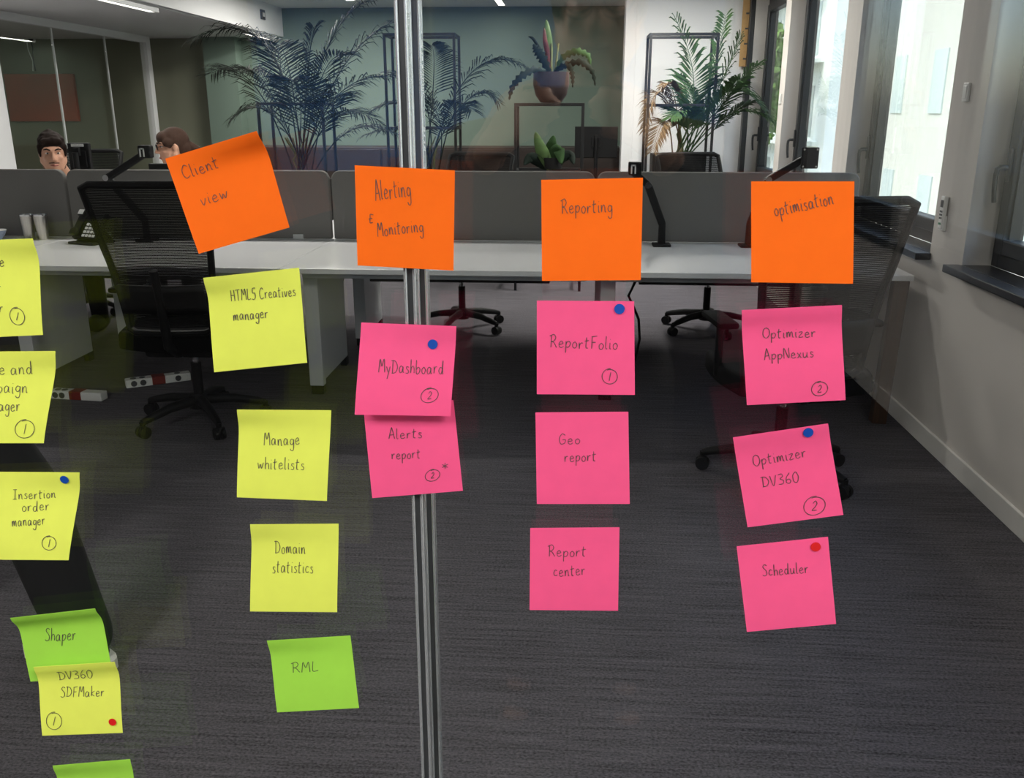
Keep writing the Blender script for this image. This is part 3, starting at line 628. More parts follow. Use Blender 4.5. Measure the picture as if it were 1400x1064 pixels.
# ------------------------------------------------------------------ task chairs
def make_chair(label, loc, rz):
    t = thing('task_chair', label, 'office chair', loc, rz, 'black task chairs')
    MB().lathe([(.03, .07), (.048, .075), (.05, .12), (.035, .14), (.034, .145)]).build('hub', M['black'], t)
    for k in range(5):
        a = 2*PI*k/5+.3; d = Vector((math.cos(a), math.sin(a), 0)); sd_ = Vector((-d.y, d.x, 0))
        leg = MB(); leg.tube([d*.03+Vector((0, 0, .115)), d*.16+Vector((0, 0, .108)), d*.27+Vector((0, 0, .085)), d*.305+Vector((0, 0, .075))], lambda q: .026-.011*q, 10)
        leg.cone(d*.305+Vector((0, 0, .08)), d*.305+Vector((0, 0, .055)), .014, .012, 12)
        lo = leg.build('base_leg', M['black'], t)
        c = d*.305+Vector((0, 0, .03)); b = MB()
        for s in (-1, 1): b.cone(c+sd_*s*.006, c+sd_*s*.024, .03, .028, 20)
        b.ell(c+Vector((0, 0, .012)), (.022, .022, .024)); b.build('caster', M['black'], lo)
    MB().cone((0, 0, .13), (0, 0, .30), .024, .024, 20).build('column_sleeve', M['black'], t)
    MB().cone((0, 0, .30), (0, 0, .40), .014, .014, 20).build('gas_column', M['chrome'], t)
    b = MB().box((-.16, -.19, .37), (.16, .17, .43), .02); b.tube([(.10, .02, .41), (.2, .03, .40), (.23, .03, .395)], .007); b.build('tilt_mechanism', M['black'], t)
    b = MB()
    def sf(u, v):
        x = (u-.5)*2; y = (v-.5)*2; m = max(abs(x), abs(y), 1e-6); l = math.hypot(x, y); k = m/l if l > 0 else 1; k = .35+.65*k if l > 0 else 1
        X, Y = x*.29*k**.6, y*.27*k**.6+.02
        return Vector((X, Y, .495-.02*(y > .0)*y*y+.012*abs(x)**2-.005))
    b.grid(sf, 16, 16)
    se = b.build('seat', M['blackfab'], t); m = se.modifiers.new('s', 'SOLIDIFY'); m.thickness = .085; m.offset = -1; m2 = se.modifiers.new('b', 'BEVEL'); m2.width = .02; m2.segments = 3; m2.limit_method = 'ANGLE'
    # backrest: frame loop with fine horizontal mesh cords
    lean = lambda z: -.235-.17*((z-.52)/.63)-.05*math.sin(PI*(z-.52)/.63)*-1
    half = lambda z: .185+.05*min(1, max(0, (z-.52)/.4))
    fr = []
    Z = [.52+.63*k/12 for k in range(13)]
    for z in Z: fr.append(Vector((half(z), lean(z)-.0, z)))
    fr += [Vector((half(1.15)*q, lean(1.15)-.012*(1-q*q), 1.165)) for q in (.85, .5, 0, -.5, -.85)]
    for z in Z[::-1]: fr.append(Vector((-half(z), lean(z), z)))
    fr += [Vector((half(.52)*q, lean(.52)-.03*(1-q*q), .505)) for q in (-.85, -.4, 0, .4, .85)]
    MB().tube(fr, .0155, 8, True).build('back_frame', M['black'], t)
    b = MB(); n = 86
    for k in range(n):
        z = .535+.615*k/(n-1); h = half(z)-.004; dz = .0029
        pr = None
        for j in range(9):
            q = -1+2*j/8; x = h*q; y = lean(z)-.035*(1-q*q)
            cur = [b.b.verts.new((x, y, z-dz)), b.b.verts.new((x, y, z+dz))]
            if pr: b.b.faces.new((pr[0], cur[0], cur[1], pr[1]))
            pr = cur
    bm_ = b.build('back_mesh', M['mesh'], t, False, False); m = bm_.modifiers.new('s', 'SOLIDIFY'); m.thickness = .0012
    b = MB(); b.grid(lambda u, v: Vector(((u-.5)*2*(.19), -.262-.035*(1-((u-.5)*2)**2)-.03*v-.012, .60+.13*v)), 10, 4)
    lb_ = b.build('lumbar_support', M['black'], t); m = lb_.modifiers.new('s', 'SOLIDIFY'); m.thickness = .012
    b = MB(); b.tube([(0, -.05, .41), (0, -.2, .40), (0, -.285, .45), (0, -.30, .54), (0, -.315, .66), (0, -.35, .80)], lambda q: .026-.008*q, 10); b.build('back_spine', M['black'], t)
    for s in (-1, 1):
        b = MB(); b.tube([(s*.10, 0, .405), (s*.25, -.01, .41), (s*.285, -.01, .45), (s*.285, -.01, .655)], .016, 10); ar = b.build('armrest', M['black'], t)
        MB().box((s*.285-.042, -.12, .655), (s*.285+.042, .13, .682), .012).build('arm_pad', M['blackfab'], ar)
    return t
ch = make_chair('black mesh task chair at the left desk, seen from behind', (-1.79, 4.04, 0), R(2))
dup(ch, (.87, 3.53, 0), R(8), 'black mesh task chair turned sideways at the window end desk')
q = onZ(632, 430, .1); dup(ch, (q.x, q.y, 0), R(165), 'black task chair across the bench, its base seen under the desk beside the grey post')
q = onZ(965, 432, .1); dup(ch, (q.x, q.y, 0), R(200), 'black task chair across the bench, its base seen under the window end desk')
dup(ch, (-3.66, 6.42, 0), R(180), 'black task chair in which the man with stubble sits')
dup(ch, (-2.68, 6.42, 0), R(150), 'black task chair in which the ponytailed woman sits')

# ------------------------------------------------------------------ wall fittings
p = onX(1323, 126, WX); t = thing('wall_switch', 'white switch plate high on the pier beside the nearest window', 'switch', (WX, p.y, p.z), 0, 'wall switches')
MB().box((-.011, -.027, -.037), (0, .027, .037), .003).build('switch_plate', M['plastic'], t, False); MB().box((-.014, -.018, -.026), (-.010, .018, .026), .002).build('rocker', M['plastic'], t, False)
p = onX(1068, 135, WX); dup(t, (WX, p.y, p.z), 0, 'white switch plate on the far pier beside the first window')
p = onX(1293, 293, WX); t = thing('remote_control', 'white remote control in a holder on the right wall', 'remote control', (WX, p.y, p.z))
MB().box((-.013, -.026, -.07), (0, .026, -.005), .003).build('holder', M['plastic'], t, False); MB().box((-.021, -.021, -.062), (-.004, .021, .078), .004).build('remote_body', M['plastic'], t, False)
MB().box((-.0225, -.014, .03), (-.020, .014, .06), .0005).build('display', M['greyplastic'], t, False); MB().box((-.0225, -.012, -.045), (-.020, .012, -.036), .0005).build('button', M['greenlabel'], t, False)
b = MB()
for i in range(3):
    for j in range(2): b.box((-.0225, -.014+j*.016, -.02+i*.014), (-.020, -.004+j*.016, -.012+i*.014))
b.build_each('button', M['greyplastic'], t, False)
p0, p1 = onY(1017, -10, 8.96), onY(1034, 91, 8.96)
t = thing('kraft_paper_strip', 'brown kraft paper strip with pale notes hanging beside the far window', 'paper strip', ((p0.x+p1.x)/2, 8.96, p1.z)); hw = (p1.x-p0.x)/2
MB().box((-hw, -.008, 0), (hw, 0, CEIL-p1.z-.02), .001).build('paper_sheet', M['kraft'], t, False)
for k in range(4): MB().box((-hw*.6, -.010, .06+k*.13), (hw*.6, -.008, .075+k*.13)).build('pen_mark', M['greyplastic'], t, False)
# side office: screen, socket, cables
p0, p1 = onY(4, 101, 10.9), onY(108, 166, 10.9)
t = thing('wall_screen', 'dark reddish brown screen on the wall of the glazed left office', 'screen', ((p0.x+p1.x)/2, 10.97, p1.z)); hw = (p1.x-p0.x)/2; hh = p0.z-p1.z
MB().box((-hw, -.07, 0), (hw, -.02, hh), .006).build('screen_case', M['tv'], t, False); MB().box((-.2, -.02, hh*.3), (.2, 0, hh*.8)).build('wall_mount', M['black'], t, False)
MB().box((-hw+.02, -.073, .02), (hw-.02, -.07, hh-.02)).build('display_panel', M['tv'], t, False)
p = onY(39, 53, 10.95); t = thing('wall_socket', 'white double wall socket with two hanging leads above the dark screen', 'socket', (p.x, 10.97, p.z))
MB().box((-.075, -.012, -.04), (.075, 0, .04), .004).build('socket_plate', M['plastic'], t, False)
MB().cone((.03, -.012, 0), (.03, -.05, 0), .024, .02, 16).build('plug', M['black'], t)
b = MB(); b.tube([(-.03, -.014, -.03), (-.025, -.02, -.12), (.01, -.02, -.25), (-.005, -.02, -.36)], .006); b.build('lead', M['plastic'], t)
b = MB(); b.tube([(.03, -.04, -.01), (.035, -.02, -.1), (.02, -.02, -.24), (.03, -.02, -.36)], .006); b.build('lead', M['black'], t)
# ceiling sensor on fascia
p = onX(358, 20, -3.40); t = thing('thermostat_box', 'small grey box on the white ceiling fascia', 'sensor', (-3.40, p.y, p.z))
MB().box((0, -.06, -.05), (.02, .06, .05), .004).build('sensor_case', M['greyplastic'], t, False); MB().box((.02, -.03, -.02), (.024, .03, .02)).build('sensor_grille', M['plastic'], t, False)

# ------------------------------------------------------------------ back area: cabinets, stands, plants
t = thing('low_cabinet', 'long dark brown low cabinet in front of the green wall', 'cabinet', (-1.7, 10.2, 0))
MB().box((-2.1, -.28, .06), (2.2, .28, 1.08), .006).build('cabinet_body', M['brown'], t, False)
for k in range(5):
    d = MB().box((-2.08+k*.856, -.30, .08), (-2.08+k*.856+.84, -.28, 1.06), .004).build('cabinet_door', M['brown'], t, False)
    MB().box((-2.08+k*.856+.74, -.315, .55), (-2.08+k*.856+.76, -.30, .75), .003).build('handle', M['metalblack'], d, False)
def stand(x0, x1, y, top, mids, label, dep=.34):
    t = thing('plant_stand', label, 'plant stand', ((x0+x1)/2, y, 0), 0, 'black open metal plant stands'); a = (x1-x0)/2; s = .022
    for sx in (-1, 1):
        for yy in (0, dep): MB().box((sx*a-s/2, yy-s/2, 0), (sx*a+s/2, yy+s/2, top-s), .002).build('post', M['metalblack'], t, False)
    for z in [top-s]+mids:
        b = MB()
        for yy in (0, dep): b.box((-a-s/2, yy-s/2, z), (a+s/2, yy+s/2, z+s), .002)
        for sx in (-1, 1): b.box((sx*a-s/2, s/2, z), (sx*a+s/2, dep-s/2, z+s), .002)
        b.build('top_frame' if z == top-s else 'shelf_frame', M['metalblack'], t, False)
    return t
ps = [stand(-2.57, -2.04, 7.5, 1.52, [.30], 'low black open plant stand among the left palm leaves'),
      stand(-1.61, -1.02, 8.0, 2.08, [.30, 1.3], 'tall black open plant stand behind the grey post'),
      stand(-.47, .07, 7.5, 1.515, [.30, .97], 'black open plant stand with the brown bowl plant on top'),
      stand(.62, 1.17, 8.0, 2.07, [.30, 1.49], 'tall black open plant stand in front of the white wall')]
def planter(x, y, zt, label, z0=.33):
    t = thing('planter_box', label, 'planter', (x, y, z0), 0, 'black planter boxes')
    h = zt-z0; b = MB()
    for lo, hi in (((-.20, -.13, 0), (.20, .13, .02)), ((-.22, -.15, 0), (-.20, .15, h)), ((.20, -.15, 0), (.22, .15, h)), ((-.20, -.15, 0), (.20, -.13, h)), ((-.20, .13, 0), (.20, .15, h))): b.box(lo, hi, .003)
    b.build('planter_shell', M['potblack'], t, False); MB().box((-.20, -.13, h-.08), (.20, .13, h-.04)).build('soil', M['soil'], t, False)
    return t
planter(-2.30, 7.67, .9, 'black planter box inside the low left plant stand'); planter(-1.31, 8.17, .9, 'black planter box low in the tall stand behind the grey post'); planter(.90, 8.17, 1.10, 'black planter box in the stand before the white wall')

def frond_mesh(base, ctrl, tip, nl=32, ll=.26, wd=.0065, droop=.35):
    ll *= 1.3
    b = MB(); pts = [bez(base, ctrl, tip, k/20) for k in range(21)]
    b.tube(pts, lambda q: .007-.0055*q, 6)
    for k in range(nl):
        tt = .30+.70*k/(nl-1); p = bez(base, ctrl, tip, tt); d = (bez(base, ctrl, tip, min(1, tt+.02))-bez(base, ctrl, tip, tt-.02)).normalized()
        sdv = d.cross(Vector((0, 0, 1)))
        if sdv.length < .1: sdv = d.cross(Vector((0, 1, 0)))
        sdv.normalize(); nrm = sdv.cross(d).normalized()
        L = ll*(1-.75*abs(tt-.55)/.5*.8)*random.uniform(.85, 1.1)
        for s in (-1, 1):
            dr = (sdv*s*.85+d*.62+nrm*random.uniform(0, .3)).normalized(); w2 = wd*random.uniform(.8, 1.1); wv = dr.cross(nrm).normalized()*w2
            q1 = p+dr*L*.4+Vector((0, 0, -.05*L)); q2 = p+dr*L*.75+Vector((0, 0, -droop*L*.4)); q3 = p+dr*L+Vector((0, 0, -droop*L))
            v = [b.b.verts.new(z) for z in (p, q1-wv, q1+nrm*.004, q1+wv, q2-wv*.8, q2+wv*.8, q3)]
            for f in ((0, 1, 2), (0, 2, 3), (1, 4, 5, 3, 2), (4, 6, 5)): b.b.faces.new([v[z] for z in f])
    return b
def palm(name, label, base, Y, fronds, leafm, group='leafy palms', ll=.26, droop=.35):
    t = thing(name, label, 'plant', base, 0, group); o = Vector(base); b = MB()
    for k, (c, tp, dY, *rest) in enumerate(fronds):
        P0 = Vector((random.uniform(-.08, .08), random.uniform(-.06, .06), 0)); L = rest[0] if rest else ll
        C1 = onY(*c, Y+dY*.5)-o; T1 = onY(*tp, Y+dY)-o
        frond_mesh(P0, C1, T1, 36, L, .0105 if leafm is M['leaf'] and len(rest) < 2 else .0066, droop).build('frond', rest[1] if len(rest) > 1 else leafm, t, False, False)
    for k in range(5): b.tube([(random.uniform(-.09, .09), random.uniform(-.07, .07), -.05), (random.uniform(-.1, .1), random.uniform(-.05, .05), .2), (random.uniform(-.12, .12), 0, .38)], lambda q: .011-.005*q, 7)
    b.build('stems', M['stem'], t); return t
palm('areca_palm', 'large dark feathery palm in the low stand left of the grey post', (-2.30, 7.67, .86), 7.6,
     [((395,-20),(270,52),-.2,.30), ((425,40),(500,2),.3,.34), ((450,60),(545,28),.2,.34), ((350,60),(290,100),.2,.3), ((420,60),(430,40),.1,.32), ((380,110),(320,160),-.2,.25), ((440,90),(540,105),-.1,.3),
      ((400,70),(380,60),.3,.32), ((450,110),(520,170),-.2,.25), ((370,90),(335,95),.2,.3), ((430,70),(470,75),-.1,.32), ((420,100),(400,110),-.3,.3), ((470,140),(545,185),.2,.22), ((390,60),(345,45),.4,.3), ((440,120),(470,130),-.3,.28)], M['leafdark'])
palm('areca_palm', 'feathery palm in the tall stand right behind the grey post', (-1.28, 8.17, .86), 8.1,
     [((630,40),(714,90),-.2,.25), ((640,90),(680,138),-.1,.22), ((600,70),(590,62),.1,.24), ((575,110),(510,150),-.1,.22), ((620,110),(645,150),-.3,.2), ((600,90),(530,100),.2,.24), ((590,150),(500,185),0,.2), ((620,130),(560,130),.2,.2)], M['leafdark'])
palm('kentia_palm', 'green palm against the white wall near the far window', (.93, 8.17, 1.06), 8.1,
     [((975,130),(925,28),-.1,.28), ((975,120),(992,22),.1,.22), ((985,130),(1012,52),-.1,.26), ((1000,120),(1035,88),.1,.24), ((990,70),(1046,152),-.15,.26), ((1010,110),(1068,178),-.2,.2), ((945,130),(918,160),-.2,.2), ((960,150),(930,105),.2,.18), ((985,140),(1010,110),-.3,.24), ((1000,150),(1025,140),.1,.2),
      ((900,60),(882,175),-.1,.16, M['leafdry']), ((915,120),(893,205),-.2,.16, M['leafdry']), ((925,90),(905,120),-.1,.12, M['leafdry'])], M['leaf'], droop=.25)
# bowl plant on the stand
p = onY(753, 143, 7.67)
t = thing('potted_plant', 'drooping serrated plant in a brown bowl on top of the middle stand', 'plant', (-.19, 7.60, 1.5155))
MB().lathe([(.05, 0), (.085, .005), (.125, .06), (.145, .14), (.142, .235), (.132, .235), (.134, .15), (.11, .07), (.0, .05)]).build('bowl_pot', M['pot'], t)
MB().lathe([(.001, .20), (.133, .205), (.133, .215), (.001, .222)]).build('soil', M['soil'], t)
b = MB(); b.box((-.12, -.17, -.0005), (.12, .17, .0)); b.b.free()
def blade(pts, w0, m, name='leaf', saw=0.0, face=Vector((0, -1, 0))):
    b = MB(); N = len(pts)*4; row = []
    P = [Vector(q) for q in pts]
    def at(s):
        s = s*(len(P)-1); i = min(int(s), len(P)-2); f = s-i; a, c = P[max(i-1, 0)], P[min(i+2, len(P)-1)]
        return P[i]*(1-f)+P[i+1]*f + ((P[i]*2-a-P[i+1])*(f*(1-f)**2)+(P[i+1]*2-P[i]-c)*(f*f*(1-f)))*.3
    for k in range(N+1):
        s = k/N; p = at(s); d = (at(min(1, s+.02))-at(max(0, s-.02))).normalized(); sv = d.cross(face)
        if sv.length < .05: sv = d.cross(Vector((1, 0, 0)))
        sv.normalize(); n = sv.cross(d)
        w_ = w0*math.sin(PI*min(1, s*.92+.08))**.7*(1+(saw if k % 2 else -saw))
        row.append([b.b.verts.new(p-sv*w_), b.b.verts.new(p-n*w_*.25), b.b.verts.new(p+sv*w_)])
    for A, B in zip(row, row[1:]):
        b.b.faces.new((A[0], A[1], B[1], B[0])); b.b.faces.new((A[1], A[2], B[2], B[1]))
    o = b.build(name, m, t, True, False); so = o.modifiers.new('s', 'SOLIDIFY'); so.thickness = .002; return o
def rel(pts, Y): return [onY(x, y, Y+dy)-t.location for x, y, dy in pts]
blade(rel([(752,95,0),(750,65,.0),(748,45,-.02),(747,27,-.02)], 7.6), .034, M['leafpale'])
blade(rel([(751,95,0),(748,70,-.03),(745,55,-.05),(744,38,-.05)], 7.58), .02, M['leafred'])
blade(rel([(752,100,0),(742,80,-.05),(734,68,-.1),(729,60,-.1)], 7.58), .035, M['leafdark'], saw=.3)
blade(rel([(748,100,0),(730,95,-.1),(712,105,-.15),(700,120,-.15),(696,137,-.15)], 7.58), .026, M['leafdark'], saw=.35)
blade(rel([(758,100,0),(770,78,-.05),(788,70,-.1),(804,76,-.1),(808,92,-.1)], 7.58), .024, M['leaf'], saw=.35)
blade(rel([(757,100,0),(775,88,-.1),(795,85,-.15),(810,98,-.15),(814,118,-.15)], 7.56), .022, M['leafdark'], saw=.35)
blade(rel([(757,100,0),(768,90,-.1),(780,92,-.15),(783,106,-.15),(783,120,-.15)], 7.56), .02, M['leafdark'], saw=.35)
blade(rel([(750,90,0),(735,62,.05),(728,52,.05),(722,50,.05)], 7.6), .012, M['leafdark'])
b = MB()
for x in (-.03, .0, .03): b.tube([(x, 0, .2), (x*1.3, 0, .32), (x*1.8, 0, .45)], lambda q: .012-.006*q, 8)
b.build('stem', M['stem'], t)
# broad leaf plant on lower shelf of that stand
t = thing('broadleaf_plant', 'broad leaved green plant inside the stand below the brown bowl', 'plant', (-.17, 7.67, .9965))
MB().lathe([(.06, 0), (.075, .0), (.09, .09), (.085, .09), (.07, .02)]).build('plant_pot', M['potblack'], t)
for pts, w_, mm in (([(752,232,0),(745,215,-.03),(738,200,-.05),(732,180,-.06)], .05, 'leafpale'), ([(755,232,0),(758,212,-.03),(764,205,-.06),(768,225,-.08)], .055, 'leaf'), ([(752,232,0),(752,205,0),(755,195,-.02),(757,185,-.02)], .04, 'leaf'), ([(750,232,0),(735,220,-.03),(725,215,-.06),(716,226,-.08)], .045, 'leafdark'), ([(755,232,0),(770,215,0),(780,212,0),(785,225,-.03)], .04, 'leafdark')):
    blade(rel(pts, 7.64), w_, M[mm])
# far monitors
def monitor(px, Y, wd, ht, label, zc=1.2, rz=0):
    t = thing('monitor', label, 'monitor', (px, Y, 0), rz, 'black monitors seen beyond the dividers')
    MB().box((-wd/2, -.02, zc-ht/2), (wd/2, .015, zc+ht/2), .006).build('monitor_case', M['black'], t, False); MB().box((-.05, -.03, zc-.05), (.05, -.02, zc+.05), .004).build('mount_plate', M['black'], t, False)
    MB().cone((0, -.06, .735), (0, -.06, zc+.04), .018, .018).build('monitor_pole', M['black'], t); MB().box((-.06, -.12, DZ), (.06, .0, DZ+.012), .003).build('monitor_base', M['black'], t, False)
    MB().box((-.02, -.05, zc+.02), (.02, -.026, zc+.07), .004).build('tilt_head', M['black'], t, False)
    return t
tb = thing('desk', 'dark brown desk behind the middle plant stand', 'desk', (.05, 9.2, 0), 0)
MB().box((-1.0, -.4, DZ-.03), (.38, .4, DZ), .003).build('desktop', M['brown'], tb, False)
for x in (-.96, .34):
    for y in (-.36, .36): MB().box((x-.025, y-.025, 0), (x+.025, y+.025, DZ-.03), .003).build('leg', M['metalblack'], tb, False)
p = onY(812, 190, 9.2); monitor(.22, 9.2, .42, .30, 'black monitor beyond the middle stand, right of the bowl plant', 1.16)
m = monitor(-3.05, 5.55, .135, .19, 'small black monitor with white label between the two seated people', 1.17)
MB().box((-.04, -.024, 1.243), (.04, -.0205, 1.259), .001).build('label', M['plastic'], m, False)
m = monitor(-2.45, 5.62, .40, .16, 'black monitor hidden mostly behind the tilted orange note', 1.06)

# ------------------------------------------------------------------ people
def remesh(mb, name, m, parent, vox=.007, smooth=4):
    bmesh.ops.recalc_face_normals(mb.b, faces=mb.b.faces)
    me = bpy.data.meshes.new(name); mb.b.to_mesh(me); mb.b.free()
    tmp = bpy.data.objects.new('tmp', me); C.objects.link(tmp)
    r = tmp.modifiers.new('r', 'REMESH'); r.mode = 'VOXEL'; r.voxel_size = vox; r.use_smooth_shade = True
    s = tmp.modifiers.new('s', 'SMOOTH'); s.factor = .5; s.iterations = smooth
    dg = bpy.context.evaluated_depsgraph_get(); new = bpy.data.meshes.new_from_object(tmp.evaluated_get(dg))
    bpy.data.objects.remove(tmp); new.materials.clear(); new.materials.append(m); new.name = name
    new.polygons.foreach_set('use_smooth', [True]*len(new.polygons))
    o = bpy.data.objects.new(name, new); C.objects.link(o)
    if parent: o.parent = parent
    return o
def basis(f, roll=0):
    f = Vector(f).normalized(); r = f.cross(Vector((0, 0, 1))).normalized(); u = r.cross(f)
    return f, r, u
def head(mb, c, f):
    c = Vector(c); f, r, u = basis(f); rot = Matrix((r, f, u)).transposed()
    mb.ell(c+u*.022-f*.012, (.074, .094, .092), rot); mb.ell(c+f*.028-u*.035, (.060, .066, .084), rot); mb.ell(c+f*.060-u*.096, (.030, .028, .024), rot)
    for s in (-1, 1):
        mb.chain([(c+r*s*.058-f*.0-u*.05, .024), (c+r*s*.035+f*.045-u*.09, .022)]); mb.ell(c+r*s*.074-f*.008-u*.005, (.010, .019, .031), rot)
        mb.ell(c+r*s*.040+f*.068-u*.022, (.018, .016, .016), rot); mb.chain([(c+r*s*.012+f*.090+u*.03, .011), (c+r*s*.045+f*.072+u*.032, .010)])
        mb.ell(c+r*s*.011+f*.100-u*.030, (.009, .010, .008), rot)
    mb.chain([(c+f*.088+u*.022, .009), (c+f*.104-u*.008, .010), (c+f*.113-u*.026, .012)])
    mb.chain([(c-r*.018+f*.083-u*.061, .008), (c+f*.091-u*.059, .009), (c+r*.018+f*.083-u*.061, .008)]); mb.chain([(c-r*.014+f*.084-u*.072, .008), (c+f*.089-u*.073, .009), (c+r*.014+f*.084-u*.072, .008)])
def face_bits(t, c, f, lips=True):
    c = Vector(c); f, r, u = basis(f); rot = Matrix((r, f, u)).transposed()
    b = MB(); d = MB(); e = MB()
    for s in (-1, 1):
        b.ell(c+r*s*.031+f*.074+u*.008, (.0125, .008, .0055), rot); d.ell(c+r*s*.031+f*.0795+u*.008, (.0062, .004, .0058), rot)
        e.chain([(c+r*s*.016+f*.097+u*.030, .004), (c+r*s*.034+f*.090+u*.036, .0045), (c+r*s*.05+f*.076+u*.030, .003)])
    ew = b.build('eyes', M['eyewhite'], t); d.build('iris', M['eye'], ew); e.build('eyebrows', M['hair'], t)
    if lips: MB().chain([(c-r*.02+f*.088-u*.066, .004), (c+f*.097-u*.066, .006), (c+r*.02+f*.088-u*.066, .004)]).build('lips', M['lips'], t)
def hand(mb, wrist, d, palm_n, thumb_side, curl=.5, size=1.0):
    w0 = Vector(wrist); d = Vector(d).normalized(); n = Vector(palm_n); n = (n-d*n.dot(d)).normalized(); s = d.cross(n).normalized()*thumb_side
    for k in range(4):
        off = (1.5-k)*.020*size; b0 = w0+d*.035+s*off*.7; kn = w0+d*.088*size+s*off
        mb.chain([(w0+s*off*.5, .016), (b0, .0145), (kn, .0125)], 10)
        L = (.040, .046, .042, .033)[k]*size; p = kn; a = 0
        for j in range(3):
            a += curl*(.5+.25*j); q = p+(d*math.cos(a)+n*math.sin(a))*L*(1, .65, .5)[j]
            mb.chain([(p, .0105-.001*j), (q, .0098-.001*j)], 10); p = q
    p = w0+d*.025+s*.022; q = p+(d*.55+s*.7+n*.3).normalized()*.045; z = q+(d*.8+s*.25+n*.5).normalized()*.034; y = z+(d*.85+n*.5).normalized()*.026
    mb.chain([(p, .016), (q, .0125), (z, .011), (y, .009)], 10)
def limb(mb, *pts): mb.chain([(Vector(p), r) for p, r in pts])
def seated(label, hx, hy, hz, face, chair_y, shirt, hairm, hairfn, beard=False):
    t = thing('person', label, 'person', (hx, hy, 0), 0); c = Vector((0, 0, hz)); cy_ = chair_y-hy
    body = MB(); head(body, c, face); f, r, u = basis(face)
    neck = Vector((0, cy_*.25+.015, hz-.20)); limb(body, (c-u*.05-f*.02, .05), (neck, .054))
    hip = Vector((0, cy_, .56)); chest = Vector((0, cy_*.5, hz-.36))
    limb(body, (neck, .06), (chest+Vector((0, 0, .06)), .12), (chest, .135), (hip+Vector((0, 0, .16)), .125), (hip, .135))
    cl = MB(); limb(cl, (neck+Vector((0, 0, -.03)), .075), (chest+Vector((0, 0, .06)), .138), (chest, .15), (hip+Vector((0, 0, .16)), .142), (hip, .15))
    tr = MB()
    for s in (-1, 1):
        sh = neck+Vector((s*.17, .01, -.07)); el = Vector((s*.24, cy_*.5-.14, .86)); wr = Vector((s*.15, -.26+cy_*.2, .80))
        limb(body, (neck+Vector((s*.06, 0, -.05)), .06), (sh, .055), (el, .042), (wr, .028)); hand(body, wr, (-s*.2, -1, -.1), (0, 0, -1), s if s < 0 else 1, .35)
        limb(cl, (neck+Vector((s*.05, 0, -.06)), .075), (sh, .072), (el, .056), (el+(wr-el)*.75, .042)); limb(cl, (chest+Vector((s*.06, 0, .06)), .11), (chest+Vector((s*.05, 0, -.05)), .115))
        kn = Vector((s*.12, cy_-.44, .55)); an = Vector((s*.12, cy_-.40, .12)); hp = hip+Vector((s*.09, 0, -.01))
        limb(body, (hp, .085), (kn, .058), (an, .04), (an+Vector((0, -.12, -.075)), .024)); limb(tr, (hip+Vector((s*.05, 0, 0)), .135), (hp, .10), (kn, .074), (an+Vector((0, -.01, -.05)), .056))
        b = MB().ell((an.x, an.y-.05, .06), (.05, .145, .06)); b.build('shoe', M['black'], t)
    remesh(body, 'body', M['skin'], t); remesh(cl, 'shirt', shirt, t, .01, 6); remesh(tr, 'trousers', M['trouser'], t, .012, 6)
    hb = MB(); hairfn(hb, c, f, r, u); remesh(hb, 'hair', hairm, t, .006, 3); face_bits(t, c, face)
    if beard:
        b = MB(); 
        for s in (-1, 1): b.chain([(c+r*s*.070-u*.045, .009), (c+r*s*.052+f*.03-u*.085, .016), (c+f*.060-u*.106, .0225)])
        b.chain([(c-r*.028+f*.083-u*.052, .006), (c+f*.095-u*.049, .0065), (c+r*.028+f*.083-u*.052, .006)])
        remesh(b, 'beard', M['beard'], t, .005, 2)
    return t
def short_hair(b, c, f, r, u):
    rot = Matrix((r, f, u)).transposed(); rnd = random.Random(5)
    b.ell(c+u*.050-f*.020, (.083, .098, .088), rot); b.ell(c-u*.01-f*.055, (.070, .058, .075), rot)
    for k in range(60):
        a = rnd.uniform(0, 2*PI); q = math.sqrt(rnd.uniform(0, 1)); p = c+r*math.cos(a)*q*.066+f*(math.sin(a)*q*.085-.01)+u*(.125-.05*q*q+rnd.uniform(-.008, .012)); b.ell(p, (.017, .02, .016), rot, 10, 8)
    for k in range(8): b.ell(c+u*(.082+rnd.uniform(-.006, .006))+f*.070+r*(-.052+k*.015), (.014, .018, .018), rot, 10, 8)
    for s in (-1, 1): b.chain([(c+r*s*.073+u*.045+f*.03, .016), (c+r*s*.076+u*.01+f*.018, .011), (c+r*s*.074-u*.02+f*.012, .007)])
def pony_hair(b, c, f, r, u):
    rot = Matrix((r, f, u)).transposed()
    b.ell(c+u*.035-f*.02, (.083, .099, .092), rot); b.ell(c+u*.06+f*.045, (.066, .05, .048), rot); b.ell(c-u*.015-f*.06, (.07, .06, .065), rot)
    for s in (-1, 1): b.ell(c+r*s*.066+u*.03+f*.03, (.022, .04, .03), rot)
    b.chain([(c-f*.115-u*.01, .028), (c-f*.15-u*.05, .034), (c-f*.155-u*.12, .03), (c-f*.14-u*.19, .014)])
h = onY(72, 209, 5.8); seated('dark haired man with stubble seated behind the left divider, face turned right', h.x, 5.8, h.z, (.50, -.84, -.10), 6.3, M['shirt'], M['hair'], short_hair, True)
h = onY(236, 200, 6.2); wn = seated('brown haired ponytailed woman in glasses facing left beside the tilted orange note', h.x, 6.2, h.z, (-.86, -.50, -.12), 6.42, M['greyshirt'], M['hairbrown'], pony_hair)
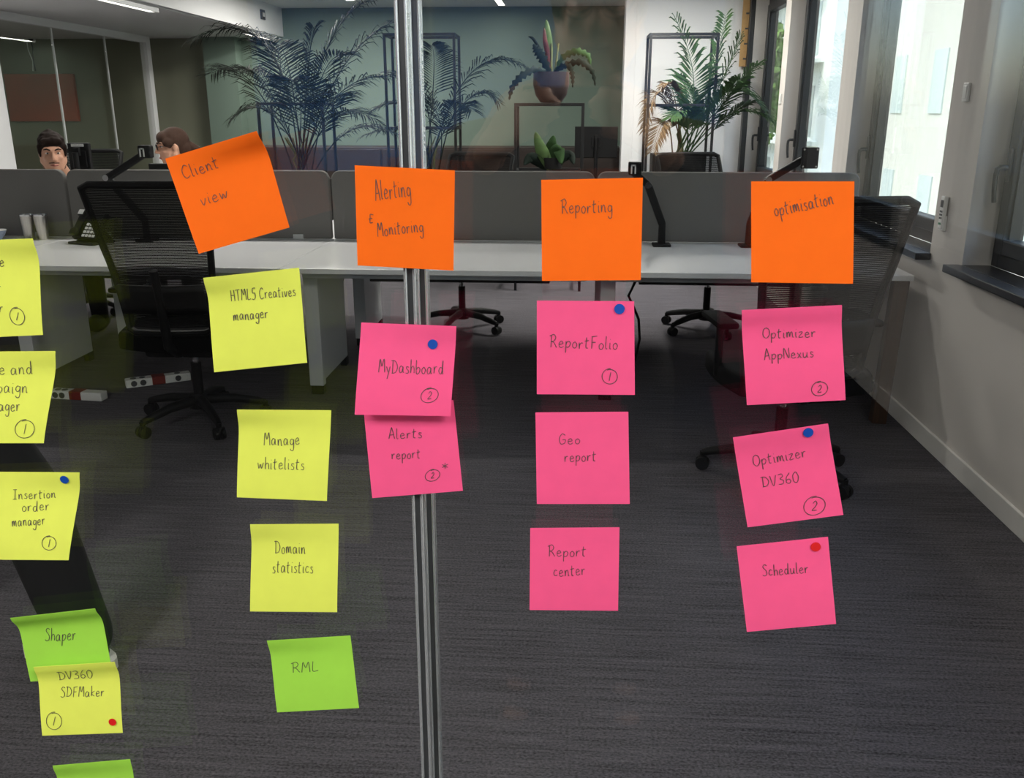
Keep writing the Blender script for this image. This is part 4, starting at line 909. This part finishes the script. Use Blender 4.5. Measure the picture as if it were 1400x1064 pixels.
def glasses(t, c, f):
    c = Vector(c); f, r, u = basis(f); b = MB()
    for s in (-1, 1):
        b.tube([c+r*(s*.033+.024*math.cos(2*PI*k/20))+f*.103+u*(.006+.019*math.sin(2*PI*k/20)) for k in range(20)], .0022, 6, True)
        b.tube([c+r*s*.056+f*.102+u*.010, c+r*s*.078+f*.07+u*.012, c+r*s*.080-f*.01+u*.010], .002, 6)
    b.tube([c-r*.009+f*.105+u*.008, c+f*.108+u*.011, c+r*.009+f*.105+u*.008], .002, 6); b.build('glasses', M['black'], t)
glasses(wn, (0, 0, h.z), (-.86, -.50, -.12))

def standing(label, loc, rz, P, shirt, trouser, hairfn, hairm, shoe_sole=False):
    t = thing('person', label, 'person', loc, rz); V = Vector; body = MB(); cl = MB(); tr = MB()
    c = V(P['head']); f = V(P['face']); head(body, c, f); ff, r, u = basis(f); neck = V(P['neck']); ch_ = V(P['chest']); hip = V(P['hip'])
    limb(body, (c-u*.05-ff*.02, .05), (neck, .056)); limb(body, (neck, .06), (ch_, .125), ((ch_+hip)/2, .115), (hip, .13))
    limb(cl, (neck-V((0, 0, .03)), .078), (ch_+V((0, 0, .03)), .14), (ch_, .148), ((ch_+hip)/2, .14), (hip, .15))
    for k, s in enumerate((-1, 1)):
        sh, el, wr = V(P['shoulder'][k]), V(P['elbow'][k]), V(P['wrist'][k])
        limb(body, (neck+(sh-neck)*.4-V((0, 0, .02)), .06), (sh, .056), (el, .043), (wr, .028)); hand(body, wr, P['hand'][k], P['palm'][k], P['thumb'][k], P.get('curl', .35))
        limb(cl, (neck+(sh-neck)*.3-V((0, 0, .04)), .078), (sh, .075), (el, .062), (el+(wr-el)*.85, .048)); limb(cl, (ch_+V((s*.07, 0, .04)), .115), (hip+V((s*.05, 0, .05)), .125))
        hp, kn, an, toe = V(P['hipj'][k]), V(P['knee'][k]), V(P['ankle'][k]), V(P['toe'][k])
        limb(body, (hp, .088), (kn, .058), (an, .04), (toe, .03)); limb(tr, (hip+(hp-hip)*.4, .13), (hp, .105), (kn, .088), (an+V((0, 0, .0)), .078))
        d = (toe-an); d.z = 0; d.normalize(); pd = V((-d.y, d.x, 0)); rot = Matrix((pd, d, V((0, 0, 1)))).transposed(); mid = V((an.x, an.y, an.z-.04))+d*.055
        b = MB(); b.ell(mid+V((0, 0, .0)), (.046, .135, .042), rot); b.ell(mid-d*.06+V((0, 0, .035)), (.042, .06, .045), rot); sh_ = remesh(b, 'shoe', M['black'], t, .008, 3)
        gz = max(0, an.z-.09)
        poly = [(.055*math.cos(2*PI*q/24), .15*math.sin(2*PI*q/24)) for q in range(24)]
        mm = Matrix.Translation(V((mid.x, mid.y, gz))) @ rot.to_4x4(); MB().prism(poly, .03, mm).build('sole', M['rubber'] if shoe_sole else M['black'], sh_, False)
    remesh(body, 'body', M['skin'], t); remesh(cl, 'top', shirt, t, .01, 6); remesh(tr, 'trousers', trouser, t, .01, 6)
    hb = MB(); hairfn(hb, c, ff, r, u); remesh(hb, 'hair', hairm, t, .006, 3); face_bits(t, c, P['face']); return t, c
# person walking in at the left: the near leg and white soled shoe show below the yellow notes
an = onZ(113, 868, .10)
kk = onZ(26, 680, .52)
L0 = Vector((an.x, an.y, 0)); kn = Vector((kk.x-an.x, 0.03, .52)); hipx = kn.x-.20
standing('person in black trousers and white soled shoes walking at the left picture edge', L0, 0, dict(
    head=(hipx-.04, .0, 1.62), face=(-1, .1, -.05), neck=(hipx-.02, 0, 1.44), chest=(hipx-.01, 0, 1.25), hip=(hipx, 0, .97),
    shoulder=((hipx-.02, -.19, 1.40), (hipx-.02, .19, 1.40)), elbow=((hipx-.04, -.26, 1.13), (hipx-.06, .26, 1.13)), wrist=((hipx-.20, -.24, .93), (hipx-.22, .24, .93)),
    hand=((-.5, 0, -1), (-.5, 0, -1)), palm=((0, 1, 0), (0, -1, 0)), thumb=(-1, 1),
    hipj=((hipx, .09, .93), (hipx, -.07, .93)), knee=((hipx-.16, .12, .51), (kn.x, -.02, .52)), ankle=((hipx-.36, .12, .10), (0, 0, .10)), toe=((hipx-.49, .12, .05), (-.13, .03, .045))),
    M['shirt'], M['trouser'], short_hair, M['hair'], True)
# the photographer, holding the phone on the near side of the glass
ph, hc = standing('photographer in a black jacket and glasses holding a phone, mirrored in the glass', (0, 0, 0), 0, dict(
    head=(.04, -.34, 1.63), face=(-.04, 1, -.12), neck=(.03, -.42, 1.45), chest=(.02, -.46, 1.24), hip=(.02, -.50, .95),
    shoulder=((-.20, -.45, 1.36), (.24, -.45, 1.36)), elbow=((-.28, -.36, 1.08), (.31, -.36, 1.08)), wrist=((-.135, -.10, 1.395), (.135, -.10, 1.395)),
    hand=((.35, .75, .35), (-.35, .75, .35)), palm=((.8, -.2, 0), (-.8, -.2, 0)), thumb=(-1, 1), curl=.6,
    hipj=((-.08, -.50, .92), (.12, -.50, .92)), knee=((-.10, -.47, .49), (.14, -.47, .49)), ankle=((-.10, -.52, .10), (.14, -.52, .10)), toe=((-.12, -.38, .05), (.16, -.38, .05))),
    M['jacket'], M['jacket'], short_hair, M['hair'])
glasses(ph, hc, (-.04, 1, -.12))
t = thing('smartphone', 'black smartphone held level by the photographer', 'phone', (0, -.012, 1.45))
MB().box((-.075, -.008, -.036), (.075, 0, .036), .006).build('phone_body', M['black'], t); MB().box((-.07, -.0095, -.032), (.07, -.008, .032), .001).build('phone_display', M['greyplastic'], t, False); MB().cone((0, 0, 0), (0, .0015, 0), .006, .006, 20).build('camera_lens', M['black'], t)
